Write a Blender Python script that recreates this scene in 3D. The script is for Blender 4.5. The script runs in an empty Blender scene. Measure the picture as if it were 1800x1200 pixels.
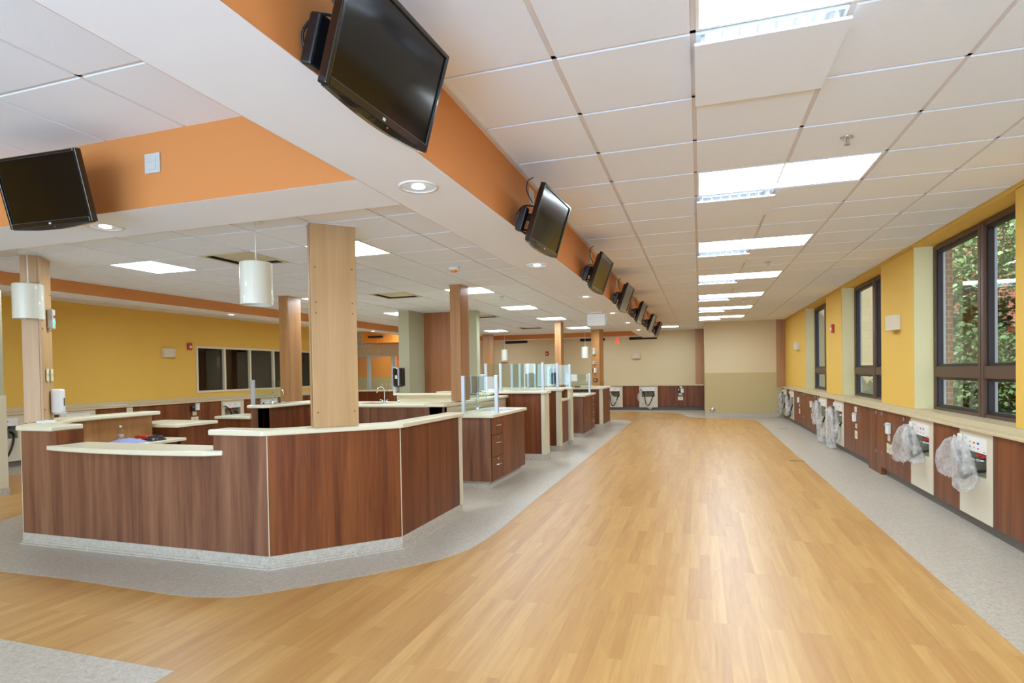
import bpy, bmesh, math, random
from mathutils import Vector, Matrix
random.seed(7)
C = bpy.context.scene.collection
S = bpy.context.scene
PI = math.pi

# ---------------------------------------------------------------- camera
def make_camera():
    yaw, pitch, roll = .3057, -.0154, -.0158
    f = Vector((-math.sin(yaw)*math.cos(pitch), math.cos(yaw)*math.cos(pitch), math.sin(pitch)))
    r = Vector((math.cos(yaw), math.sin(yaw), 0)); u = r.cross(f)
    r2 = math.cos(roll)*r + math.sin(roll)*u
    u2 = -math.sin(roll)*r + math.cos(roll)*u
    cd = bpy.data.cameras.new('camera'); co = bpy.data.objects.new('camera', cd); C.objects.link(co)
    co.matrix_world = Matrix(((r2.x, u2.x, -f.x, .0113), (r2.y, u2.y, -f.y, -2.5847), (r2.z, u2.z, -f.z, 1.48), (0, 0, 0, 1)))
    cd.sensor_width = 36; cd.lens = 1008.15*36/1800
    cd.shift_x = (900-911.2)/1800; cd.shift_y = (668.6-600)/1800
    cd.clip_start = .02; cd.clip_end = 200
    S.camera = co
make_camera()

# ---------------------------------------------------------------- world, sun, daylight, exposure
W = bpy.data.worlds.new('world'); S.world = W; W.use_nodes = True
nt = W.node_tree; bg = nt.nodes['Background']
sky = nt.nodes.new('ShaderNodeTexSky'); sky.sky_type = 'NISHITA'; sky.sun_disc = False
sky.sun_elevation = math.radians(48); sky.sun_rotation = math.radians(190)
nt.links.new(sky.outputs[0], bg.inputs[0]); bg.inputs[1].default_value = .36
def sun():
    l = bpy.data.lights.new('sun', 'SUN'); l.energy = 11.0; l.angle = .01; l.color = (1, .95, .86)
    o = bpy.data.objects.new('sun', l); C.objects.link(o)
    d = Vector((.45, .42, -.8)).normalized()
    o.rotation_euler = d.to_track_quat('-Z', 'Y').to_euler()
sun()
def area(name, loc, direction, sx, sy, power, col):
    l = bpy.data.lights.new(name, 'AREA'); l.shape = 'RECTANGLE'; l.size = sx; l.size_y = sy; l.energy = power; l.color = col
    o = bpy.data.objects.new(name, l); C.objects.link(o); o.location = loc
    o.rotation_euler = Vector(direction).normalized().to_track_quat('-Z', 'Y').to_euler()
    return o
# daylight through the windows of the room behind the camera, then an added fill
area('daylight_rear_window', (-3.2, -6.85, 1.75), (0, 1, .10), 7.5, 1.9, 340, (.60, .80, 1))
area('ceiling_fill', (.0, -5.6, .8), (.05, .75, 1.0), 4.2, .8, 430, (.30, .57, 1))  # unseen blue lamp inside the room, added to brighten the near ceiling
for q, y in enumerate((-3.13, .53, 4.18, 7.77, 11.43)):      # sampling portals in the real window openings (they emit nothing)
    p = area('window_portal', (2.80, y, 1.9), (-1, 0, 0), 2.3, 1.9, 1, (1, 1, 1)); p.data.cycles.is_portal = True
S.view_settings.view_transform = 'Standard'; S.view_settings.look = 'None'
S.view_settings.exposure = 0.0; S.view_settings.gamma = 1; S.view_settings.use_curve_mapping = False
S.cycles.use_denoising = True
S.cycles.max_bounces = 7; S.cycles.diffuse_bounces = 5; S.cycles.glossy_bounces = 3; S.cycles.transparent_max_bounces = 16
S.cycles.sample_clamp_indirect = 6
LIGHT = 25.0       # lamp strength of the ceiling lights
LCOL = (.74, .88, 1.0, 1)

# ---------------------------------------------------------------- helpers
def lin(h):
    h = h.lstrip('#'); o = []
    for i in (0, 2, 4):
        c = int(h[i:i+2], 16)/255; o.append(c/12.92 if c <= .04045 else ((c+.055)/1.055)**2.4)
    return (*o, 1)
M = {}
def mat(name, col, rough=.5, metal=0, bump=0, bscale=60, var=0, vscale=4, emis=None, estr=0, spec=.5, coat=0):
    m = bpy.data.materials.new(name); m.use_nodes = True; n = m.node_tree; b = n.nodes['Principled BSDF']
    c = lin(col) if isinstance(col, str) else col
    b.inputs['Base Color'].default_value = c; b.inputs['Roughness'].default_value = rough; b.inputs['Metallic'].default_value = metal
    b.inputs['Specular IOR Level'].default_value = spec; b.inputs['Coat Weight'].default_value = coat
    if emis is not None:
        b.inputs['Emission Color'].default_value = lin(emis) if isinstance(emis, str) else emis; b.inputs['Emission Strength'].default_value = estr
    tc = n.nodes.new('ShaderNodeTexCoord')
    if var:
        t = n.nodes.new('ShaderNodeTexNoise'); t.inputs['Scale'].default_value = vscale; t.inputs['Detail'].default_value = 4
        n.links.new(tc.outputs['Object'], t.inputs['Vector'])
        mx = n.nodes.new('ShaderNodeMix'); mx.data_type = 'RGBA'
        mx.inputs[6].default_value = tuple(max(0, v*(1-var)) for v in c[:3])+(1,); mx.inputs[7].default_value = tuple(min(1, v*(1+var)) for v in c[:3])+(1,)
        n.links.new(t.outputs['Fac'], mx.inputs[0]); n.links.new(mx.outputs[2], b.inputs['Base Color'])
    if bump:
        t = n.nodes.new('ShaderNodeTexNoise'); t.inputs['Scale'].default_value = bscale; t.inputs['Detail'].default_value = 3
        n.links.new(tc.outputs['Object'], t.inputs['Vector'])
        bp = n.nodes.new('ShaderNodeBump'); bp.inputs['Strength'].default_value = bump; bp.inputs['Distance'].default_value = .002
        n.links.new(t.outputs['Fac'], bp.inputs['Height']); n.links.new(bp.outputs[0], b.inputs['Normal'])
    M[name] = m; return m
def wood(name, cols, scale=(22, 22, .9), rough=.42, spec=.5, stops=None, fine=.25):
    """vertical grain laminate: stretched noise through a colour ramp, plus a fine pore noise"""
    m = bpy.data.materials.new(name); m.use_nodes = True; n = m.node_tree; b = n.nodes['Principled BSDF']; L = n.links
    tc = n.nodes.new('ShaderNodeTexCoord'); mp = n.nodes.new('ShaderNodeMapping'); mp.inputs['Scale'].default_value = scale
    L.new(tc.outputs['Object'], mp.inputs['Vector'])
    t = n.nodes.new('ShaderNodeTexNoise'); t.inputs['Scale'].default_value = .55; t.inputs['Detail'].default_value = 5; t.inputs['Roughness'].default_value = .6; t.inputs['Distortion'].default_value = .4
    L.new(mp.outputs[0], t.inputs['Vector'])
    r = n.nodes.new('ShaderNodeValToRGB'); e = r.color_ramp.elements
    stops = stops or [.3, .5, .7]
    e[0].position = stops[0]; e[0].color = lin(cols[0]); e[1].position = stops[-1]; e[1].color = lin(cols[-1])
    for s, c in list(zip(stops, cols))[1:-1]:
        k = e.new(s); k.color = lin(c)
    L.new(t.outputs['Fac'], r.inputs[0])
    mp2 = n.nodes.new('ShaderNodeMapping'); mp2.inputs['Scale'].default_value = tuple(v*9 if i < 2 else v*6 for i, v in enumerate(scale))
    L.new(tc.outputs['Object'], mp2.inputs['Vector'])
    t2 = n.nodes.new('ShaderNodeTexNoise'); t2.inputs['Scale'].default_value = .6; t2.inputs['Detail'].default_value = 3
    L.new(mp2.outputs[0], t2.inputs['Vector'])
    mx = n.nodes.new('ShaderNodeMix'); mx.data_type = 'RGBA'; mx.blend_type = 'MULTIPLY'; mx.inputs[0].default_value = fine
    L.new(r.outputs[0], mx.inputs[6])
    r2 = n.nodes.new('ShaderNodeValToRGB'); r2.color_ramp.elements[0].position = .35; r2.color_ramp.elements[1].position = .6
    r2.color_ramp.elements[0].color = (.35, .35, .35, 1)
    L.new(t2.outputs['Fac'], r2.inputs[0]); L.new(r2.outputs[0], mx.inputs[7])
    L.new(mx.outputs[2], b.inputs['Base Color']); b.inputs['Roughness'].default_value = rough; b.inputs['Specular IOR Level'].default_value = spec
    M[name] = m; return m

class MB:
    def __init__(s): s.v = []; s.f = []
    def add(s, vs, fs):
        k = len(s.v); s.v += [tuple(v) for v in vs]; s.f += [tuple(i+k for i in f) for f in fs]; return s
    def box(s, x0, y0, z0, x1, y1, z1):
        x0, x1 = min(x0, x1), max(x0, x1); y0, y1 = min(y0, y1), max(y0, y1); z0, z1 = min(z0, z1), max(z0, z1)
        return s.add([(x0,y0,z0),(x1,y0,z0),(x1,y1,z0),(x0,y1,z0),(x0,y0,z1),(x1,y0,z1),(x1,y1,z1),(x0,y1,z1)],
                     [(0,3,2,1),(4,5,6,7),(0,1,5,4),(1,2,6,5),(2,3,7,6),(3,0,4,7)])
    def prism(s, poly, z0, z1):
        a = sum(poly[i][0]*poly[(i+1) % len(poly)][1]-poly[(i+1) % len(poly)][0]*poly[i][1] for i in range(len(poly)))
        if a < 0: poly = poly[::-1]
        n = len(poly)
        return s.add([(x,y,z0) for x,y in poly]+[(x,y,z1) for x,y in poly],
                     [tuple(range(n))[::-1], tuple(range(n, 2*n))]+[(i,(i+1) % n,(i+1) % n+n,i+n) for i in range(n)])
    def obox(s, a, b, t, z0, z1):
        """wall slab from a to b, thickness t to the left of a->b (negative: right)"""
        a, b = Vector(a), Vector(b); d = (b-a).normalized(); nn = Vector((-d.y, d.x))*t
        return s.prism([tuple(a), tuple(b), tuple(b+nn), tuple(a+nn)], z0, z1)
    def cyl(s, p0, p1, r0, r1=None, n=14, caps=True):
        return s.tube([p0, p1], [r0, r0 if r1 is None else r1], n, caps)
    def tube(s, pts, r, n=8, caps=True):
        pts = [Vector(p) for p in pts]; rs = r if isinstance(r, (list, tuple)) else [r]*len(pts)
        k = len(s.v); up = None
        for i, p in enumerate(pts):
            d = (pts[min(i+1, len(pts)-1)]-pts[max(i-1, 0)]).normalized()
            if up is None:
                up = Vector((0,0,1)) if abs(d.z) < .9 else Vector((1,0,0))
            x = d.cross(up).normalized(); y = x.cross(d).normalized(); up = y
            for j in range(n):
                a = 2*PI*j/n; s.v.append(tuple(p+(x*math.cos(a)+y*math.sin(a))*rs[i]))
        for i in range(len(pts)-1):
            for j in range(n):
                s.f.append((k+i*n+j, k+i*n+(j+1) % n, k+(i+1)*n+(j+1) % n, k+(i+1)*n+j))
        if caps:
            s.f.append(tuple(k+j for j in range(n))[::-1]); s.f.append(tuple(k+(len(pts)-1)*n+j for j in range(n)))
        return s
    def lathe(s, prof, c=(0,0,0), n=24, axis='z'):
        k = len(s.v)
        for r, h in prof:
            for j in range(n):
                a = 2*PI*j/n; x, y = r*math.cos(a), r*math.sin(a)
                p = (x, y, h) if axis == 'z' else ((x, h, y) if axis == 'y' else (h, x, y))
                s.v.append((c[0]+p[0], c[1]+p[1], c[2]+p[2]))
        for i in range(len(prof)-1):
            for j in range(n):
                s.f.append((k+i*n+j, k+i*n+(j+1) % n, k+(i+1)*n+(j+1) % n, k+(i+1)*n+j))
        return s
    def build(s, name, m, parent=None, bevel=0, smooth=False, seg=2):
        me = bpy.data.meshes.new(name); me.from_pydata(s.v, [], s.f)
        bm = bmesh.new(); bm.from_mesh(me); bmesh.ops.recalc_face_normals(bm, faces=bm.faces); bm.to_mesh(me); bm.free()
        me.materials.append(M[m] if isinstance(m, str) else m)
        if smooth:
            for p in me.polygons: p.use_smooth = True
        o = bpy.data.objects.new(name, me); C.objects.link(o)
        if parent is not None: o.parent = parent
        if bevel:
            bv = o.modifiers.new('bevel', 'BEVEL'); bv.width = bevel; bv.segments = seg; bv.limit_method = 'ANGLE'; bv.angle_limit = .6
        return o
def tag(o, label=None, cat=None, group=None, kind=None):
    if label: o['label'] = label
    if cat: o['category'] = cat
    if group: o['group'] = group
    if kind: o['kind'] = kind
    return o
def thing(name, label, cat, loc=(0,0,0), rz=0, group=None, rx=0):
    o = bpy.data.objects.new(name, None); o.empty_display_size = .1; C.objects.link(o)
    o.location = loc; o.rotation_euler = (rx, 0, rz); tag(o, label, cat, group); return o
def struct(o): o['kind'] = 'structure'; return o
def dup(root, loc, rz=None, label=None, group=None, scale=None):
    r = root.copy(); C.objects.link(r); r.location = loc
    if rz is not None: r.rotation_euler[2] = rz
    if label: r['label'] = label
    if group: r['group'] = group
    if scale: r.scale = scale
    def kids(a, b):
        for ch in list(a.children):
            c = ch.copy(); C.objects.link(c); c.parent = b; kids(ch, c)
    kids(root, r); return r
def B(name, m, x0, y0, z0, x1, y1, z1, parent=None, bevel=0):
    return MB().box(x0, y0, z0, x1, y1, z1).build(name, m, parent, bevel)

# ---------------------------------------------------------------- materials
mat('wall_yellow', '#DDB450', .75, bump=.15, bscale=180, var=.03, vscale=2)
mat('wall_reveal', '#DCD3A0', .7, bump=.1, bscale=180)
mat('wall_beige', '#D3C09A', .78, bump=.15, bscale=180, var=.02)
mat('wall_beige_low', '#BBA777', .75, bump=.2, bscale=160, var=.03)
mat('wall_sage', '#A9A486', .75, bump=.15, bscale=180)
mat('orange', '#C67D3E', .75, bump=.12, bscale=180)
mat('orange_deep', '#B5602A', .75, bump=.12, bscale=180)
mat('orange_bright', '#E08A30', .7)
mat('soffit_white', '#E4E5E6', .85, bump=.1, bscale=200)
mat('tile_white', '#E6E8EA', .92, bump=.6, bscale=420, var=.03, vscale=260)
mat('tile_grid', '#D6CBC3', .5)
mat('top_cream', '#DCD3B6', .3, spec=.5, var=.02, vscale=90)
mat('edge_cream', '#D3C9A8', .45)
mat('top_tan', '#C9B892', .38, var=.06, vscale=60)
mat('beige_panel', '#CFC2A2', .45, var=.03, vscale=8)
mat('beige_box', '#D3C7AE', .4, var=.02, vscale=6)
mat('white_plastic', '#E4E2DC', .4)
mat('grey_plastic', '#B9B9B2', .4)
mat('ivory', '#DDD3AC', .4)
mat('black', '#101011', .4); mat('black_gloss', '#0C0C0D', .16, coat=.5)
mat('dark_grey', '#33312F', .5); mat('toe_grey', '#6E665C', .6, var=.15, vscale=60)
mat('screen', '#080706', .10, spec=.5)
mat('steel', '#B9BCC2', .28, metal=1); mat('aluminium', '#C9D0DA', .42, metal=.7)
mat('chrome', '#D8DADD', .1, metal=1)
mat('bronze', '#5C4636', .45, metal=.3); mat('dark_frame', '#2B2422', .4, metal=.3)
mat('frame_silver', '#C3CBD2', .4, metal=.2)
mat('frame_cream', '#D5CDB0', .5)
mat('red', '#B3261B', .4); mat('red_bright', '#D8301F', .4); mat('blue', '#2C4FA0', .4); mat('yellow', '#D9B23A', .5)
mat('amber', '#E0861F', .35)
mat('green_led', '#1C8A4C', .3, emis='#39F08A', estr=3)
mat('sink_steel', '#D5D8DD', .25, metal=.85)
mat('cloth_blue', '#8C93B8', .8, bump=.5, bscale=30); mat('paper', '#E8E6E0', .7)
mat('lens', '#FFFFFF', .5, emis=LCOL, estr=LIGHT)
mat('lens_inner', '#FFFFFF', .5, emis=LCOL, estr=LIGHT*1.55)
mat('baffle', '#F4F6F8', .5)
mat('lens_soft', '#FFFFFF', .5, emis=LCOL, estr=1.1)
mat('reflector', '#D8DCE0', .22, metal=.8, emis=(.8, .9, 1, 1), estr=.25)
mat('bulb', '#FFFFFF', .4, emis=(.9, .95, 1, 1), estr=7)
mat('pendant', '#DAD8C6', .28, coat=.3)
mat('dark_room', '#3C332B', .8); mat('black_slot', '#120B08', .7)
mat('ground', '#6B7058', .9, var=.2, vscale=3); mat('concrete', '#9A988F', .8, var=.08)
mat('bark', '#4A3A2B', .9)
mat('leaf', '#44663A', .6, var=.35, vscale=3); mat('leaf_light', '#7E9C66', .6, var=.3, vscale=3); mat('leaf_dark', '#26402A', .6, var=.3, vscale=3)
wood('walnut', ['#582B14', '#723C1D', '#844B25'], (16, 16, .8), .42, .3, stops=[.32, .5, .66])
wood('walnut_grey', ['#5E3A2B', '#7B5038', '#8A6046'], (16, 16, .8), .42, .35, stops=[.32, .5, .66])
wood('cherry', ['#99683B', '#A87645', '#B28250'], (14, 14, .7), .4, stops=[.3, .5, .72], fine=.12)
wood('maple', ['#B08A5C', '#BA9567', '#C39F73'], (12, 12, .6), .4, stops=[.3, .5, .72], fine=.1)
wood('cherry_panel', ['#8C5229', '#9C6136', '#A66B3F'], (12, 12, .6), .4, stops=[.3, .5, .72], fine=.1)

def glass_mat(name, tint, refl=.5, rough=.0, body=0.0):
    m = bpy.data.materials.new(name); m.use_nodes = True; n = m.node_tree; n.nodes.clear(); L = n.links
    out = n.nodes.new('ShaderNodeOutputMaterial'); tr = n.nodes.new('ShaderNodeBsdfTransparent'); tr.inputs[0].default_value = tint
    gl = n.nodes.new('ShaderNodeBsdfGlossy'); gl.inputs['Roughness'].default_value = rough; gl.inputs[0].default_value = (.9, .95, 1, 1)
    fr = n.nodes.new('ShaderNodeFresnel'); fr.inputs[0].default_value = 1.5
    ml = n.nodes.new('ShaderNodeMath'); ml.operation = 'MULTIPLY'; ml.inputs[1].default_value = refl*2
    L.new(fr.outputs[0], ml.inputs[0])
    ge = n.nodes.new('ShaderNodeNewGeometry'); iv = n.nodes.new('ShaderNodeMath'); iv.operation = 'SUBTRACT'; iv.inputs[0].default_value = 1; L.new(ge.outputs['Backfacing'], iv.inputs[1])
    m2 = n.nodes.new('ShaderNodeMath'); m2.operation = 'MULTIPLY'; L.new(ml.outputs[0], m2.inputs[0]); L.new(iv.outputs[0], m2.inputs[1]); ml = m2
    mx = n.nodes.new('ShaderNodeMixShader'); L.new(ml.outputs[0], mx.inputs[0]); L.new(tr.outputs[0], mx.inputs[1]); L.new(gl.outputs[0], mx.inputs[2])
    L.new(mx.outputs[0], out.inputs[0]); M[name] = m
glass_mat('glass', (.90, .97, .97, 1), .7)
glass_mat('window_glass', (.93, .96, .95, 1), .8)
glass_mat('dark_glass', (.55, .5, .46, 1), .9)
def bag_mat():
    m = bpy.data.materials.new('bag_film'); m.use_nodes = True; n = m.node_tree; n.nodes.clear(); L = n.links
    out = n.nodes.new('ShaderNodeOutputMaterial'); tr = n.nodes.new('ShaderNodeBsdfTransparent'); tr.inputs[0].default_value = (.97, .97, .97, 1)
    pb = n.nodes.new('ShaderNodeBsdfPrincipled'); pb.inputs['Base Color'].default_value = lin('#F0EDE8'); pb.inputs['Roughness'].default_value = .3; pb.inputs['Transmission Weight'].default_value = 0; pb.inputs['Subsurface Weight'].default_value = 0
    tc = n.nodes.new('ShaderNodeTexCoord'); t = n.nodes.new('ShaderNodeTexNoise'); t.inputs['Scale'].default_value = 9; t.inputs['Detail'].default_value = 4; t.inputs['Distortion'].default_value = 1.0
    L.new(tc.outputs['Object'], t.inputs['Vector'])
    bp = n.nodes.new('ShaderNodeBump'); bp.inputs['Strength'].default_value = .25; bp.inputs['Distance'].default_value = .015
    L.new(t.outputs['Fac'], bp.inputs['Height']); L.new(bp.outputs[0], pb.inputs['Normal'])
    r = n.nodes.new('ShaderNodeMapRange'); r.inputs[1].default_value = .35; r.inputs[2].default_value = .7; r.inputs[3].default_value = .26; r.inputs[4].default_value = .62
    L.new(t.outputs['Fac'], r.inputs[0])
    mx = n.nodes.new('ShaderNodeMixShader'); tl_ = n.nodes.new('ShaderNodeBsdfTranslucent'); tl_.inputs[0].default_value = (.95, .95, .95, 1)
    m1 = n.nodes.new('ShaderNodeMixShader'); m1.inputs[0].default_value = .45; L.new(pb.outputs[0], m1.inputs[1]); L.new(tl_.outputs[0], m1.inputs[2])
    L.new(r.outputs[0], mx.inputs[0]); L.new(tr.outputs[0], mx.inputs[1]); L.new(m1.outputs[0], mx.inputs[2])
    L.new(mx.outputs[0], out.inputs[0]); M['bag_film'] = m
bag_mat()
def floor_mats():
    m = bpy.data.materials.new('plank_floor'); m.use_nodes = True; n = m.node_tree; b = n.nodes['Principled BSDF']; L = n.links
    tc = n.nodes.new('ShaderNodeTexCoord'); mp = n.nodes.new('ShaderNodeMapping'); mp.inputs['Rotation'].default_value = (0, 0, PI/2)
    L.new(tc.outputs['Object'], mp.inputs[0])
    br = n.nodes.new('ShaderNodeTexBrick'); br.inputs['Scale'].default_value = 1; br.inputs['Brick Width'].default_value = .92; br.inputs['Row Height'].default_value = .076
    br.inputs['Mortar Size'].default_value = .0006; br.offset = .37; br.offset_frequency = 3; br.inputs['Color1'].default_value = (0, 0, 0, 1); br.inputs['Color2'].default_value = (1, 1, 1, 1); br.inputs['Mortar'].default_value = (.35, .35, .35, 1)
    L.new(mp.outputs[0], br.inputs['Vector'])
    cr = n.nodes.new('ShaderNodeValToRGB'); e = cr.color_ramp.elements
    e[0].position = 0; e[0].color = lin('#B4854C'); e[1].position = 1; e[1].color = lin('#C3985B')
    k = e.new(.5); k.color = lin('#BC8F52')
    L.new(br.outputs['Color'], cr.inputs[0])
    # grain, stretched along the boards and shifted per board
    mp2 = n.nodes.new('ShaderNodeMapping'); mp2.inputs['Scale'].default_value = (26, 1.8, 1); L.new(tc.outputs['Object'], mp2.inputs[0])
    ad = n.nodes.new('ShaderNodeVectorMath'); ad.operation = 'MULTIPLY_ADD'; ad.inputs[1].default_value = (7, 7, 7)
    L.new(br.outputs['Color'], ad.inputs[0]); L.new(mp2.outputs[0], ad.inputs[2])
    t = n.nodes.new('ShaderNodeTexNoise'); t.inputs['Scale'].default_value = 1; t.inputs['Detail'].default_value = 6; t.inputs['Roughness'].default_value = .6; t.inputs['Distortion'].default_value = .8
    L.new(ad.outputs[0], t.inputs['Vector'])
    r2 = n.nodes.new('ShaderNodeValToRGB'); r2.color_ramp.elements[0].position = .28; r2.color_ramp.elements[0].color = lin('#B98A58'); r2.color_ramp.elements[1].position = .62; r2.color_ramp.elements[1].color = (1, 1, 1, 1)
    L.new(t.outputs['Fac'], r2.inputs[0])
    mx = n.nodes.new('ShaderNodeMix'); mx.data_type = 'RGBA'; mx.blend_type = 'MULTIPLY'; mx.inputs[0].default_value = .32
    L.new(cr.outputs[0], mx.inputs[6]); L.new(r2.outputs[0], mx.inputs[7])
    L.new(mx.outputs[2], b.inputs['Base Color']); b.inputs['Roughness'].default_value = .36; b.inputs['Specular IOR Level'].default_value = .45
    M['plank_floor'] = m
    m = bpy.data.materials.new('vinyl_grey'); m.use_nodes = True; n = m.node_tree; b = n.nodes['Principled BSDF']; L = n.links
    tc = n.nodes.new('ShaderNodeTexCoord')
    t = n.nodes.new('ShaderNodeTexNoise'); t.inputs['Scale'].default_value = 38; t.inputs['Detail'].default_value = 6; t.inputs['Roughness'].default_value = .7; t.inputs['Distortion'].default_value = 1.2
    L.new(tc.outputs['Object'], t.inputs['Vector'])
    r = n.nodes.new('ShaderNodeValToRGB'); r.color_ramp.elements[0].position = .3; r.color_ramp.elements[0].color = lin('#9A907F'); r.color_ramp.elements[1].position = .7; r.color_ramp.elements[1].color = lin('#C9BFAE')
    k = r.color_ramp.elements.new(.5); k.color = lin('#B3A898')
    L.new(t.outputs['Fac'], r.inputs[0]); L.new(r.outputs[0], b.inputs['Base Color']); b.inputs['Roughness'].default_value = .42
    M['vinyl_grey'] = m
    def brick(name, c1, c2, mo, bw=.2, bh=.068):
        m = bpy.data.materials.new(name); m.use_nodes = True; n = m.node_tree; b = n.nodes['Principled BSDF']; L = n.links
        tc = n.nodes.new('ShaderNodeTexCoord'); sp = n.nodes.new('ShaderNodeSeparateXYZ'); cb = n.nodes.new('ShaderNodeCombineXYZ')
        ad = n.nodes.new('ShaderNodeMath'); ad.operation = 'ADD'
        L.new(tc.outputs['Object'], sp.inputs[0]); L.new(sp.outputs[0], ad.inputs[0]); L.new(sp.outputs[1], ad.inputs[1]); L.new(ad.outputs[0], cb.inputs[0]); L.new(sp.outputs[2], cb.inputs[1])
        br = n.nodes.new('ShaderNodeTexBrick'); br.inputs['Scale'].default_value = 1; br.inputs['Brick Width'].default_value = bw; br.inputs['Row Height'].default_value = bh; br.inputs['Mortar Size'].default_value = .006
        br.inputs['Color1'].default_value = lin(c1); br.inputs['Color2'].default_value = lin(c2); br.inputs['Mortar'].default_value = lin(mo)
        L.new(cb.outputs[0], br.inputs['Vector']); L.new(br.outputs['Color'], b.inputs['Base Color']); b.inputs['Roughness'].default_value = .85; M[name] = m
    brick('brick_red', '#A8604A', '#8E4C3A', '#B0A08E'); brick('brick_buff', '#B5A888', '#A99C7C', '#978B70', .4, .2)
floor_mats()

# ================================================================ STRUCTURE
ZC, ZI, ZS, ZS2 = 2.91, 2.67, 2.48, 2.52
G = .6096
def ceiling(x0, x1, y0, y1, z, ox, oy, holes=()):
    t, g = MB(), MB(); w = .012
    i0, i1 = math.floor((x0-ox)/G), math.ceil((x1-ox)/G); j0, j1 = math.floor((y0-oy)/G), math.ceil((y1-oy)/G)
    for i in range(i0, i1):
        for j in range(j0, j1):
            if (i, j) in holes: continue
            a0, a1, b0, b1 = max(x0, ox+i*G+w), min(x1, ox+(i+1)*G-w), max(y0, oy+j*G+w), min(y1, oy+(j+1)*G-w)
            if a1-a0 > .01 and b1-b0 > .01: t.box(a0, b0, z, a1, b1, z+.03)
    def inner(i, j, di, dj): return (i, j) in holes and (i+di, j+dj) in holes
    for i in range(i0, i1+1):
        x = ox+i*G
        if x < x0 or x > x1: continue
        for j in range(j0, j1):
            if inner(i, j, -1, 0): continue
            b0, b1 = max(y0, oy+j*G-w), min(y1, oy+(j+1)*G+w)
            if b1 > b0: g.box(max(x0, x-w), b0, z+.007, min(x1, x+w), b1, z+.03)
    for j in range(j0, j1+1):
        y = oy+j*G
        if y < y0 or y > y1: continue
        for i in range(i0, i1):
            if inner(i, j, 0, -1): continue
            a0, a1 = max(x0, ox+i*G-w), min(x1, ox+(i+1)*G+w)
            if a1 > a0: g.box(a0, max(y0, y-w), z+.0072, a1, min(y1, y+w), z+.0298)
    o = struct(t.build('ceiling', 'tile_white')); g.build('grid', 'tile_grid', o); return o
LY = [(-1+4*k) for k in range(-1, 7)]                       # rows of the corridor lights
holes = set()
for j in LY: holes |= {(0, j), (1, j), (0, j+1)}
holes |= {(-2, 28)}
ceiling(-1.195, 2.443, -7, 19.1, ZC, 0, 0, holes)
fl = {(-6, -6), (-10, -6)}
ceiling(-11.35, -1.655, -7, 0, ZC, -2.78, .02, fl)
OXI, OYI = -2.26, 1.27
inl = [(-2, 1), (-6, 1), (-2, 6), (-6, 6), (-2, 14), (-6, 14), (-2, 19), (-6, 19), (-2, 10), (-6, 10)]
inv = [(-4, 1), (-4, 6), (-4, 12), (-4, 18)]
ceiling(-7.27, -1.655, .465, 15.2, ZI, OXI, OYI, set(inl) | set(inv))
lbl = [(-15, 3), (-15, 9), (-15, 15), (-15, 21)]
ceiling(-11.35, -7.73, 0, 15.66, ZC, 0, 0, {(i, j) for i, j in lbl} | {(i+1, j) for i, j in lbl})
fbl = [(-6, 28), (-12, 28), (-17, 27)]  # the last one is an added lamp that brightens the orange room
ceiling(-11.35, -1.195, 15.66, 19.1, ZC, 0, 0, set(fbl))
struct(B('sky_block', 'concrete', -11.6, -7.2, 3.25, 2.8, 19.4, 3.4)); bpy.data.objects['sky_block'].name = 'ceiling_sky_block'  # unseen slab over all ceilings, added to block light from above
# soffits: white underside, orange faces
def soffit(n, x0, y0, x1, y1, zb, faces):
    o = struct(B('trim_%d' % n, 'soffit_white', x0, y0, zb, x1, y1, 3.2))
    for f in faces:
        if f == '+x': B('face_board', 'orange', x1, y0, zb+.001, x1+.004, y1, ZC+.05, o)
        if f == '-x': B('face_board', 'orange', x0-.004, y0, zb+.001, x0, y1, ZC+.05, o)
        if f == '-y': B('face_board', 'orange', x0, y0-.004, zb+.001, x1, y0, ZC+.05, o)
        if f == '+y': B('face_board', 'orange', x0, y1, zb+.001, x1, y1+.004, ZC+.05, o)
soffit(1, -1.655, -7, -1.195, 15.66, ZS, ['+x', '-x'])
soffit(2, -11.35, 0, -1.66, .465, ZS, ['-y', '+y'])
soffit(3, -7.73, .47, -7.27, 15.66, ZS2, ['+x', '-x'])
soffit(4, -7.265, 15.2, -1.66, 15.66, ZS2, ['-y', '+y'])
# ceiling edge angle along the soffit face
struct(MB().box(-1.191, -7, 2.894, -1.165, 15.66, 2.912).build('trim_5', 'tile_grid'))

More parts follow.
